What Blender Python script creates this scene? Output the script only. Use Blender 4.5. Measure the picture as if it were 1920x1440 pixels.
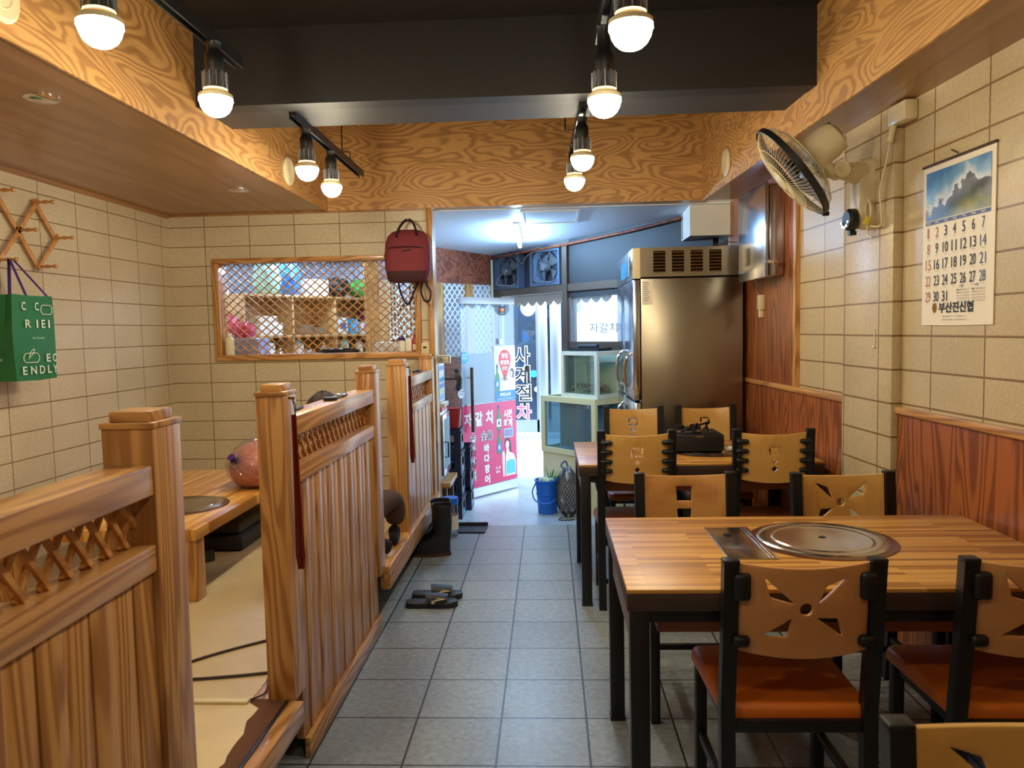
import bpy, bmesh, math, random
from mathutils import Vector, Matrix, Euler

random.seed(7)
for o in list(bpy.data.objects):
    bpy.data.objects.remove(o, do_unlink=True)
S = bpy.context.scene
COL = S.collection
V3 = Vector
PI = math.pi

# ------------------------------------------------------------------ camera
FPX, PIT, YAW, ROL, CH = 1441.5, .0697, -.0488, .021, 1.5
def _axis(a, b, d):
    x = a*math.cos(ROL)+b*math.sin(ROL); u = -a*math.sin(ROL)+b*math.cos(ROL)
    y = d*math.cos(PIT)+u*math.sin(PIT); z = -d*math.sin(PIT)+u*math.cos(PIT)
    return V3((x*math.cos(YAW)+y*math.sin(YAW), -x*math.sin(YAW)+y*math.cos(YAW), z))
R_, U_, D_ = _axis(1, 0, 0), _axis(0, 1, 0), _axis(0, 0, 1)
cam = bpy.data.cameras.new('camera')
cam.sensor_width = 36; cam.lens = 36*FPX/1920
cam.clip_start = .05; cam.clip_end = 100
cam.dof.use_dof = True; cam.dof.focus_distance = 4.6; cam.dof.aperture_fstop = 6.5
co = bpy.data.objects.new('camera', cam); COL.objects.link(co)
co.matrix_world = Matrix(((R_.x, U_.x, -D_.x, 0), (R_.y, U_.y, -D_.y, 0), (R_.z, U_.z, -D_.z, CH), (0, 0, 0, 1)))
S.camera = co

# ------------------------------------------------------------------ world, exposure, large lights
w = bpy.data.worlds.new('world'); S.world = w; w.use_nodes = True
bg = w.node_tree.nodes['Background']
bg.inputs[0].default_value = (.62, .80, 1.0, 1); bg.inputs[1].default_value = 7.5
S.view_settings.view_transform = 'Standard'
try: S.view_settings.look = 'None'
except Exception: pass
S.view_settings.exposure = 0.0; S.view_settings.gamma = 1.0
S.view_settings.use_curve_mapping = False
BULB_POWER = 185.0
LOBBY_TUBE = 300.0
KITCHEN_TUBE = 260.0

# ------------------------------------------------------------------ materials
def srgb(r, g, b):
    f = lambda c: (c/255/12.92) if c/255 <= .04045 else ((c/255+.055)/1.055)**2.4
    return (f(r), f(g), f(b), 1)
M = {}
def newmat(name):
    m = bpy.data.materials.new(name); m.use_nodes = True
    nt = m.node_tree; b = nt.nodes['Principled BSDF']
    M[name] = m
    return m, nt, b
def N(nt, typ, **kw):
    n = nt.nodes.new(typ)
    for k, v in kw.items(): setattr(n, k, v)
    return n
def L(nt, a, b): nt.links.new(a, b)
def coords(nt, scale, rnd=True):
    tc = N(nt, 'ShaderNodeTexCoord'); mp = N(nt, 'ShaderNodeMapping')
    if rnd:
        oi = N(nt, 'ShaderNodeObjectInfo'); ml = N(nt, 'ShaderNodeMath', operation='MULTIPLY'); ml.inputs[1].default_value = 23
        L(nt, oi.outputs['Random'], ml.inputs[0])
        va = N(nt, 'ShaderNodeVectorMath', operation='ADD'); L(nt, tc.outputs['Object'], va.inputs[0]); L(nt, ml.outputs[0], va.inputs[1])
        L(nt, va.outputs[0], mp.inputs[0])
    else: L(nt, tc.outputs['Object'], mp.inputs[0])
    mp.inputs['Scale'].default_value = scale
    return mp.outputs[0]
def bump(nt, b, h, strength=.2, dist=.004):
    bp = N(nt, 'ShaderNodeBump'); bp.inputs['Strength'].default_value = strength; bp.inputs['Distance'].default_value = dist
    L(nt, h, bp.inputs['Height']); L(nt, bp.outputs[0], b.inputs['Normal'])
def plain(name, col, rough=.5, metal=0, noise=0, nscale=20, bmp=0, coat=0, spec=None, trans=0, alpha=1, emit=None, es=0):
    m, nt, b = newmat(name)
    b.inputs['Base Color'].default_value = srgb(*col); b.inputs['Roughness'].default_value = rough; b.inputs['Metallic'].default_value = metal
    if coat: b.inputs['Coat Weight'].default_value = coat
    if trans: b.inputs['Transmission Weight'].default_value = trans
    if spec is not None: b.inputs['Specular IOR Level'].default_value = spec
    if alpha < 1: b.inputs['Alpha'].default_value = alpha
    if emit: b.inputs['Emission Color'].default_value = srgb(*emit); b.inputs['Emission Strength'].default_value = es
    if noise or bmp:
        c = coords(nt, (1, 1, 1)); n = N(nt, 'ShaderNodeTexNoise'); n.inputs['Scale'].default_value = nscale; n.inputs['Detail'].default_value = 4
        L(nt, c, n.inputs[0])
        if noise:
            mx = N(nt, 'ShaderNodeMix', data_type='RGBA'); a = srgb(*col)
            mx.inputs[6].default_value = tuple(max(0, x*(1-noise)) for x in a[:3])+(1,); mx.inputs[7].default_value = tuple(min(1, x*(1+noise)) for x in a[:3])+(1,)
            L(nt, n.outputs[0], mx.inputs[0]); L(nt, mx.outputs[2], b.inputs['Base Color'])
        if bmp: bump(nt, b, n.outputs[0], bmp)
    return m
def wood(name, light, dark, axis='Z', scale=3.0, k=9.0, stretch=.14, rough=.4, contrast=1.0, coat=0.0, fine=.35, wide=.0):
    """sawn softwood: contour lines of a noise stretched along the grain, plus fine fibres"""
    m, nt, b = newmat(name)
    s = [1, 1, 1]; s['XYZ'.index(axis)] = stretch
    c = coords(nt, tuple(s))
    n = N(nt, 'ShaderNodeTexNoise'); n.inputs['Scale'].default_value = scale; n.inputs['Detail'].default_value = 2.5
    n.inputs['Roughness'].default_value = .45; n.inputs['Distortion'].default_value = .35; L(nt, c, n.inputs[0])
    mu = N(nt, 'ShaderNodeMath', operation='MULTIPLY'); mu.inputs[1].default_value = k*2*PI; L(nt, n.outputs[0], mu.inputs[0])
    si = N(nt, 'ShaderNodeMath', operation='SINE'); L(nt, mu.outputs[0], si.inputs[0])
    mr = N(nt, 'ShaderNodeMapRange'); mr.inputs[1].default_value = -1+wide; mr.inputs[2].default_value = 1; mr.inputs[3].default_value = 0; mr.inputs[4].default_value = 1
    mr.interpolation_type = 'SMOOTHSTEP'; L(nt, si.outputs[0], mr.inputs[0])
    pw = N(nt, 'ShaderNodeMath', operation='POWER'); pw.inputs[1].default_value = 1.6; L(nt, mr.outputs[0], pw.inputs[0])
    s2 = [60, 60, 60]; s2['XYZ'.index(axis)] = 1.5
    c2 = coords(nt, tuple(s2)); n2 = N(nt, 'ShaderNodeTexNoise'); n2.inputs['Scale'].default_value = 3; n2.inputs['Detail'].default_value = 3; L(nt, c2, n2.inputs[0])
    n3 = N(nt, 'ShaderNodeTexNoise'); n3.inputs['Scale'].default_value = 1.3; L(nt, c, n3.inputs[0])
    mc = N(nt, 'ShaderNodeMath', operation='MULTIPLY'); mc.inputs[1].default_value = .62*contrast; L(nt, pw.outputs[0], mc.inputs[0])
    m2 = N(nt, 'ShaderNodeMath', operation='MULTIPLY_ADD'); m2.inputs[1].default_value = fine; L(nt, n2.outputs[0], m2.inputs[0]); L(nt, mc.outputs[0], m2.inputs[2])
    m3 = N(nt, 'ShaderNodeMath', operation='MULTIPLY_ADD'); m3.inputs[1].default_value = .5; L(nt, n3.outputs[0], m3.inputs[0]); L(nt, m2.outputs[0], m3.inputs[2])
    sb = N(nt, 'ShaderNodeMath', operation='SUBTRACT', use_clamp=True); sb.inputs[1].default_value = .33; L(nt, m3.outputs[0], sb.inputs[0])
    mx = N(nt, 'ShaderNodeMix', data_type='RGBA'); mx.inputs[6].default_value = srgb(*light); mx.inputs[7].default_value = srgb(*dark)
    L(nt, sb.outputs[0], mx.inputs[0]); L(nt, mx.outputs[2], b.inputs['Base Color'])
    b.inputs['Roughness'].default_value = rough
    if coat: b.inputs['Coat Weight'].default_value = coat; b.inputs['Coat Roughness'].default_value = .15
    bump(nt, b, m2.outputs[0], .12, .002)
    return m
def tiles(name, col, col2, grout, uv, bw, bh, off=(0, 0), mortar=.0035, rough=.45, stip=.5, spec=.4, sc=60, soft=.1):
    """stack-bond tiles in the two object axes named by uv"""
    m, nt, b = newmat(name)
    tc = N(nt, 'ShaderNodeTexCoord'); sp = N(nt, 'ShaderNodeSeparateXYZ'); L(nt, tc.outputs['Object'], sp.inputs[0])
    cb = N(nt, 'ShaderNodeCombineXYZ'); L(nt, sp.outputs['XYZ'.index(uv[0])], cb.inputs[0]); L(nt, sp.outputs['XYZ'.index(uv[1])], cb.inputs[1])
    ad = N(nt, 'ShaderNodeVectorMath', operation='ADD'); ad.inputs[1].default_value = (off[0]+bw*40, off[1]+bh*40, 0); L(nt, cb.outputs[0], ad.inputs[0])
    br = N(nt, 'ShaderNodeTexBrick'); br.offset = 0; br.squash = 1; br.inputs['Scale'].default_value = 1
    br.inputs['Brick Width'].default_value = bw; br.inputs['Row Height'].default_value = bh; br.inputs['Mortar Size'].default_value = mortar
    br.inputs['Mortar Smooth'].default_value = soft; br.inputs['Bias'].default_value = 0
    br.inputs['Color1'].default_value = srgb(*col); br.inputs['Color2'].default_value = srgb(*col2); br.inputs['Mortar'].default_value = srgb(*grout)
    L(nt, ad.outputs[0], br.inputs[0])
    n = N(nt, 'ShaderNodeTexNoise'); n.inputs['Scale'].default_value = sc; n.inputs['Detail'].default_value = 5; n.inputs['Roughness'].default_value = .65; L(nt, tc.outputs['Object'], n.inputs[0])
    n2 = N(nt, 'ShaderNodeTexNoise'); n2.inputs['Scale'].default_value = 2.2; n2.inputs['Detail'].default_value = 4; L(nt, tc.outputs['Object'], n2.inputs[0])
    rm = N(nt, 'ShaderNodeMapRange'); rm.inputs[1].default_value = .3; rm.inputs[2].default_value = .7; rm.inputs[3].default_value = 1-stip*.32; rm.inputs[4].default_value = 1+stip*.16; L(nt, n.outputs[0], rm.inputs[0])
    rm2 = N(nt, 'ShaderNodeMapRange'); rm2.inputs[1].default_value = .3; rm2.inputs[2].default_value = .7; rm2.inputs[3].default_value = .9; rm2.inputs[4].default_value = 1.05; L(nt, n2.outputs[0], rm2.inputs[0])
    mm = N(nt, 'ShaderNodeMath', operation='MULTIPLY'); L(nt, rm.outputs[0], mm.inputs[0]); L(nt, rm2.outputs[0], mm.inputs[1])
    vs = N(nt, 'ShaderNodeVectorMath', operation='SCALE'); L(nt, br.outputs[0], vs.inputs[0]); L(nt, mm.outputs[0], vs.inputs['Scale'])
    L(nt, vs.outputs[0], b.inputs['Base Color'])
    b.inputs['Roughness'].default_value = rough; b.inputs['Specular IOR Level'].default_value = spec
    iv = N(nt, 'ShaderNodeMath', operation='MULTIPLY_ADD'); iv.inputs[1].default_value = -1.0; L(nt, br.outputs['Fac'], iv.inputs[0])
    sn = N(nt, 'ShaderNodeMath', operation='MULTIPLY'); sn.inputs[1].default_value = .25*stip; L(nt, n.outputs[0], sn.inputs[0]); L(nt, sn.outputs[0], iv.inputs[2])
    bump(nt, b, iv.outputs[0], .5, .003)
    return m
def glass(name, tint=(235, 245, 250), rough=.0, op=.12):
    m = bpy.data.materials.new(name); m.use_nodes = True; nt = m.node_tree; nt.nodes.clear(); M[name] = m
    out = N(nt, 'ShaderNodeOutputMaterial'); tr = N(nt, 'ShaderNodeBsdfTransparent'); gl = N(nt, 'ShaderNodeBsdfGlossy'); fr = N(nt, 'ShaderNodeFresnel')
    tr.inputs[0].default_value = srgb(*tint); gl.inputs['Roughness'].default_value = rough
    ge = N(nt, 'ShaderNodeNewGeometry'); io = N(nt, 'ShaderNodeMapRange'); io.inputs[3].default_value = 1.45; io.inputs[4].default_value = 1/1.45
    L(nt, ge.outputs['Backfacing'], io.inputs[0]); L(nt, io.outputs[0], fr.inputs[0])
    mr = N(nt, 'ShaderNodeMath', operation='ADD', use_clamp=True); mr.inputs[1].default_value = op*.4; L(nt, fr.outputs[0], mr.inputs[0])
    mx = N(nt, 'ShaderNodeMixShader'); L(nt, mr.outputs[0], mx.inputs[0]); L(nt, tr.outputs[0], mx.inputs[1]); L(nt, gl.outputs[0], mx.inputs[2])
    df = N(nt, 'ShaderNodeBsdfDiffuse'); df.inputs[0].default_value = srgb(*tint); mx2 = N(nt, 'ShaderNodeMixShader'); mx2.inputs[0].default_value = op
    L(nt, mx.outputs[0], mx2.inputs[1]); L(nt, df.outputs[0], mx2.inputs[2]); L(nt, mx2.outputs[0], out.inputs[0])
    return m
def steel(name, col=(190, 180, 165), rough=.25, axis='Z'):
    m, nt, b = newmat(name)
    s = [90, 90, 90]; s['XYZ'.index(axis)] = .6
    c = coords(nt, tuple(s)); n = N(nt, 'ShaderNodeTexNoise'); n.inputs['Scale'].default_value = 2; L(nt, c, n.inputs[0])
    c2 = coords(nt, (1.2, 1.2, 1.2)); n2 = N(nt, 'ShaderNodeTexNoise'); n2.inputs['Scale'].default_value = 2.2; n2.inputs['Detail'].default_value = 1; L(nt, c2, n2.inputs[0])
    b.inputs['Base Color'].default_value = srgb(*col); b.inputs['Metallic'].default_value = 1
    mr = N(nt, 'ShaderNodeMapRange'); mr.inputs[3].default_value = rough*.95; mr.inputs[4].default_value = rough*1.08; L(nt, n.outputs[0], mr.inputs[0]); L(nt, mr.outputs[0], b.inputs['Roughness'])
    bump(nt, b, n2.outputs[0], .25, .02)
    return m
def emis(name, col, st):
    m = bpy.data.materials.new(name); m.use_nodes = True; nt = m.node_tree; nt.nodes.clear(); M[name] = m
    out = N(nt, 'ShaderNodeOutputMaterial'); e = N(nt, 'ShaderNodeEmission'); e.inputs[0].default_value = srgb(*col); e.inputs[1].default_value = st; L(nt, e.outputs[0], out.inputs[0])
    return m

# woods: _Y / _X / _Z is the grain direction
for ax in 'XYZ':
    wood('ply_'+ax, (214, 164, 98), (122, 70, 34), ax, scale=4.2, k=23, stretch=.26, rough=.42, contrast=.72, coat=.12)
    wood('pine_'+ax, (208, 154, 90), (128, 72, 28), ax, scale=6.0, k=15, stretch=.08, rough=.38, contrast=.9, coat=.25)
wood('soffit_Y', (168, 124, 78), (112, 74, 40), 'Y', scale=4, k=6, stretch=.08, rough=.35, contrast=.5, coat=.3)
wood('wainscot_Z', (168, 96, 48), (92, 42, 20), 'Z', scale=5.0, k=15, stretch=.11, rough=.38, contrast=1.0, coat=.2)
wood('redply_X', (150, 84, 56), (74, 30, 22), 'X', scale=6, k=10, stretch=.2, rough=.45)
wood('birch_X', (214, 164, 88), (186, 128, 60), 'X', scale=2.5, k=3, stretch=.12, rough=.33, contrast=.35, coat=.3)
wood('oak_X', (204, 148, 82), (160, 92, 34), 'X', scale=6, k=6, stretch=.07, rough=.35, contrast=.55, coat=.3)
wood('beech_X', (204, 146, 90), (168, 108, 58), 'X', scale=3, k=3, stretch=.1, rough=.33, contrast=.4, coat=.3)
wood('shelfwood_X', (214, 176, 118), (172, 126, 70), 'X', scale=3, k=5, stretch=.15, rough=.5, contrast=.6)
# striped butcher-block laminate
def stripes(name, cols, axis, width, length, rough=.22):
    m, nt, b = newmat(name)
    tc = N(nt, 'ShaderNodeTexCoord'); sp = N(nt, 'ShaderNodeSeparateXYZ'); L(nt, tc.outputs['Object'], sp.inputs[0])
    ix = 'XYZ'.index(axis); iy = 1-ix
    cb = N(nt, 'ShaderNodeCombineXYZ'); L(nt, sp.outputs[ix], cb.inputs[0]); L(nt, sp.outputs[iy], cb.inputs[1])
    ad = N(nt, 'ShaderNodeVectorMath', operation='ADD'); ad.inputs[1].default_value = (40, 40, 0); L(nt, cb.outputs[0], ad.inputs[0])
    br = N(nt, 'ShaderNodeTexBrick'); br.offset = .37; br.offset_frequency = 2; br.inputs['Scale'].default_value = 1
    br.inputs['Brick Width'].default_value = length; br.inputs['Row Height'].default_value = width; br.inputs['Mortar Size'].default_value = 0
    br.inputs['Color1'].default_value = (0, 0, 0, 1); br.inputs['Color2'].default_value = (1, 1, 1, 1); br.inputs['Mortar'].default_value = (.5, .5, .5, 1)
    L(nt, ad.outputs[0], br.inputs[0])
    mp = N(nt, 'ShaderNodeMapping'); sc = [160, 160, 1]; sc[ix] = 3; mp.inputs['Scale'].default_value = tuple(sc); L(nt, tc.outputs['Object'], mp.inputs[0])
    n = N(nt, 'ShaderNodeTexNoise'); n.inputs['Scale'].default_value = 1; n.inputs['Detail'].default_value = 4; L(nt, mp.outputs[0], n.inputs[0])
    a = N(nt, 'ShaderNodeMath', operation='MULTIPLY_ADD'); a.inputs[1].default_value = .62; L(nt, br.outputs[0], a.inputs[0])
    a2 = N(nt, 'ShaderNodeMath', operation='MULTIPLY'); a2.inputs[1].default_value = .55; L(nt, n.outputs[0], a2.inputs[0]); L(nt, a2.outputs[0], a.inputs[2])
    cr = N(nt, 'ShaderNodeValToRGB'); cr.color_ramp.elements[0].position = .1; cr.color_ramp.elements[0].color = srgb(*cols[0]); cr.color_ramp.elements[1].position = .95; cr.color_ramp.elements[1].color = srgb(*cols[2])
    e = cr.color_ramp.elements.new(.5); e.color = srgb(*cols[1]); L(nt, a.outputs[0], cr.inputs[0]); L(nt, cr.outputs[0], b.inputs['Base Color'])
    b.inputs['Roughness'].default_value = rough+.16; b.inputs['Coat Weight'].default_value = .12; b.inputs['Coat Roughness'].default_value = .3; b.inputs['Specular IOR Level'].default_value = .4
stripes('block_X', [(114, 70, 24), (180, 120, 46), (216, 164, 84)], 'X', .022, .55)
stripes('block_Y', [(150, 92, 34), (206, 142, 62), (232, 182, 104)], 'Y', .03, .6)

TILE_W, TILE_H, TZ = .349, .149, 1.292
tiles('tile_back', (206, 190, 158), (212, 197, 166), (140, 116, 78), 'XZ', TILE_W, TILE_H, (1.918, -TZ), rough=.36)
tiles('tile_left', (206, 190, 158), (212, 197, 166), (140, 116, 78), 'YZ', TILE_W, TILE_H, (-4.323, -TZ), rough=.36)
tiles('tile_right', (196, 176, 138), (202, 183, 145), (136, 108, 68), 'XZ', TILE_W, TILE_H, (-2.62, -TZ), rough=.36, mortar=.0045)
T = .32787
tiles('floor_tile', (136, 144, 148), (148, 156, 160), (58, 54, 48), 'XY', T, T, (.536, -5.83), mortar=.0042, rough=.34, stip=1.0, sc=38, spec=.5)
tiles('lobby_tile', (176, 188, 196), (184, 196, 204), (120, 128, 132), 'XY', .33, .33, (0, 0), mortar=.002, rough=.3, stip=.5, sc=30)
tiles('kitchen_tile', (176, 188, 208), (184, 196, 214), (120, 128, 150), 'XZ', .25, .2, (0, 0), mortar=.003, rough=.25, stip=.1)
tiles('side_tile', (200, 208, 216), (206, 212, 220), (150, 156, 166), 'YZ', .25, .2, (0, 0), mortar=.003, rough=.25, stip=.1)
plain('street', (176, 184, 190), .7, noise=.12, nscale=60, bmp=.2)
plain('black_ceiling', (34, 32, 31), .75, noise=.15, nscale=80)
plain('dark_beam', (36, 34, 33), .6, noise=.1, nscale=40)
plain('beam_strip', (58, 55, 53), .6, noise=.1, nscale=30)
plain('white_ceiling', (222, 232, 244), .55)
plain('white_paint', (232, 232, 226), .5)
plain('cream_paint', (222, 206, 162), .45)
plain('linoleum', (214, 190, 142), .42, noise=.08, nscale=14, bmp=.05, coat=.15)
plain('brown_cloth', (92, 54, 32), .9, noise=.3, nscale=120, bmp=.2)
plain('black_metal', (13, 13, 15), .42, coat=.06)
plain('black_plastic', (17, 17, 19), .45)
plain('black_rubber', (26, 26, 32), .5, coat=.1)
plain('rubber_sole', (74, 44, 34), .7)
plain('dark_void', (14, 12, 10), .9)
plain('charcoal', (44, 46, 54), .6)
plain('orange_vinyl', (206, 106, 30), .42, noise=.08, nscale=10, bmp=.05)
plain('brown_vinyl', (150, 82, 40), .42, noise=.08, nscale=10, bmp=.05)
plain('table_edge', (62, 44, 38), .4)
plain('table_apron', (112, 92, 84), .45)
plain('red_lacquer', (104, 30, 26), .25, coat=.5)
plain('maroon_cloth', (118, 40, 48), .8, noise=.18, nscale=220, bmp=.15)
plain('maroon_dark', (62, 24, 32), .8, noise=.15, nscale=200, bmp=.15)
plain('dark_strap', (38, 18, 20), .8)
plain('green_bag', (24, 112, 62), .45, noise=.12, nscale=30, bmp=.08)
plain('purple_strap', (62, 28, 110), .7)
plain('print_white', (232, 236, 220), .5)
plain('print_cream', (232, 220, 180), .5)
plain('ink_black', (24, 22, 22), .5)
plain('ink_grey', (120, 112, 104), .5)
plain('ink_red', (176, 110, 96), .5)
plain('ink_blue', (70, 84, 130), .5)
plain('ink_gold', (150, 108, 50), .5)
plain('paper', (236, 226, 206), .6)
plain('paper_white', (244, 246, 244), .6)
plain('aged_plastic', (222, 208, 168), .35, coat=.2)
plain('white_plastic', (240, 236, 224), .35)
plain('brass_gold', (120, 84, 34), .3, metal=.9)
plain('chrome', (230, 230, 230), .12, metal=1)
plain('aluminium', (196, 200, 206), .32, metal=1)
plain('bronze_frame', (96, 84, 74), .4, metal=.6)
steel('steel', (158, 146, 126), .30)
steel('steel_cool', (200, 205, 215), .2)
steel('steel_plate', (196, 188, 176), .2, 'X')
plain('cooktop_trim', (130, 92, 70), .22, metal=.8)
plain('pink_film', (226, 54, 110), .4)
plain('blue_film', (36, 130, 200), .4)
plain('sky_sticker', (58, 168, 220), .35)
plain('ink_pink', (238, 80, 120), .4)
plain('ink_green', (30, 130, 70), .3)
plain('skin_print', (244, 214, 200), .5)
plain('hair_print', (60, 50, 70), .5)
plain('mc_red', (226, 50, 50), .4)
plain('mc_orange', (240, 150, 40), .4)
plain('teal_shirt', (90, 200, 215), .5)
plain('frosted', (196, 212, 222), .55, trans=.35)
plain('fan_blue', (86, 104, 126), .4, metal=.3)
plain('fan_blade', (110, 116, 120), .35, metal=.4)
plain('blackboard', (30, 31, 34), .6)
plain('tank_frame', (226, 226, 178), .4)
plain('tank_white', (222, 230, 216), .4)
plain('tank_back', (186, 206, 180), .7, noise=.1, nscale=20)
plain('tank_blue', (130, 172, 184), .6, noise=.15, nscale=6)
plain('eel_skin', (128, 120, 106), .35, noise=.2, nscale=40)
plain('bucket_blue', (20, 110, 220), .35, coat=.2)
plain('leaf_green', (70, 160, 70), .5, noise=.3, nscale=60)
plain('leaf_pale', (210, 232, 200), .5, noise=.1, nscale=60)
plain('net_black', (24, 26, 30), .6)
plain('shell_grey', (165, 168, 172), .5, noise=.75, nscale=28, bmp=.8)
plain('crate_navy', (30, 38, 66), .4)
plain('red_plastic', (170, 40, 34), .4)
plain('lantern', (246, 246, 240), .5, emit=(255, 250, 240), es=.6)
plain('sock_black', (24, 20, 20), .95)
plain('trousers', (70, 46, 36), .9, noise=.15, nscale=90)
plain('jumper', (60, 50, 52), .9, noise=.1, nscale=60)
plain('skin', (206, 150, 118), .5)
plain('hair', (48, 32, 26), .7, noise=.3, nscale=120)
plain('dried_food', (196, 124, 96), .45, noise=.6, nscale=45, bmp=.9)
glass('clear_film', (248, 244, 250), .10, .03)
glass('door_glass', (214, 226, 236), 0, .10)
glass('shop_glass', (186, 208, 226), 0, .05)
glass('window_glass', (236, 242, 246), 0, .10)
glass('tank_glass', (226, 240, 234), 0, .04)
glass('tank_glass_blue', (206, 226, 232), 0, .10)
plain('street_wall', (170, 180, 192), .6, noise=.08, nscale=3)
plain('street_cream', (236, 228, 206), .6, noise=.05, nscale=3)
plain('street_inside', (34, 66, 92), .7, noise=.4, nscale=3)
plain('yellow_plastic', (220, 200, 50), .5)
plain('bottle_green', (30, 130, 70), .1, trans=.5)
plain('pink_cloth', (236, 100, 130), .7, noise=.15, nscale=40, bmp=.3)
plain('blue_bag', (50, 120, 210), .35, noise=.2, nscale=30, bmp=.4)
plain('mint_bag', (170, 220, 200), .4, noise=.15, nscale=30, bmp=.4)
plain('lav_panel', (150, 156, 196), .35)
emis('bulb_glow', (255, 240, 208), BULB_POWER)
emis('slit_glow', (255, 200, 120), 6)
emis('tube_glow', (160, 208, 255), LOBBY_TUBE)
emis('kitchen_glow', (190, 218, 255), KITCHEN_TUBE)
# calendar photograph: sky, crag and meadow, painted by height in the picture
def picture():
    m, nt, b = newmat('calendar_picture')
    tc = N(nt, 'ShaderNodeTexCoord'); sp = N(nt, 'ShaderNodeSeparateXYZ'); L(nt, tc.outputs['Object'], sp.inputs[0])
    mp = N(nt, 'ShaderNodeMapping'); mp.inputs['Scale'].default_value = (9, 9, 9); L(nt, tc.outputs['Object'], mp.inputs[0])
    n = N(nt, 'ShaderNodeTexNoise'); n.inputs['Scale'].default_value = 1.6; n.inputs['Detail'].default_value = 7; L(nt, mp.outputs[0], n.inputs[0])
    a = N(nt, 'ShaderNodeMath', operation='MULTIPLY_ADD'); a.inputs[1].default_value = .16; L(nt, n.outputs[0], a.inputs[0]); L(nt, sp.outputs[2], a.inputs[2])
    # the ridge rises towards the middle of the sheet
    xs = N(nt, 'ShaderNodeMath', operation='SUBTRACT'); xs.inputs[1].default_value = .31; L(nt, sp.outputs[0], xs.inputs[0])
    ab = N(nt, 'ShaderNodeMath', operation='ABSOLUTE'); L(nt, xs.outputs[0], ab.inputs[0])
    rg = N(nt, 'ShaderNodeMath', operation='MULTIPLY_ADD'); rg.inputs[1].default_value = .42; L(nt, ab.outputs[0], rg.inputs[0]); L(nt, a.outputs[0], rg.inputs[2])
    cr = N(nt, 'ShaderNodeValToRGB'); e = cr.color_ramp.elements
    e[0].position = 0; e[0].color = srgb(72, 62, 84); e[1].position = 1; e[1].color = srgb(60, 118, 180)
    for p, c in ((.12, (96, 84, 60)), (.24, (150, 140, 40)), (.42, (104, 112, 40)), (.55, (60, 62, 48)), (.655, (84, 84, 96)), (.67, (216, 222, 226)), (.78, (120, 168, 206))):
        x = e.new(p); x.color = srgb(*c)
    mr = N(nt, 'ShaderNodeMapRange'); mr.inputs[1].default_value = .40; mr.inputs[2].default_value = .76; L(nt, rg.outputs[0], mr.inputs[0])
    L(nt, mr.outputs[0], cr.inputs[0]); L(nt, cr.outputs[0], b.inputs['Base Color']); b.inputs['Roughness'].default_value = .3
picture()

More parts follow.
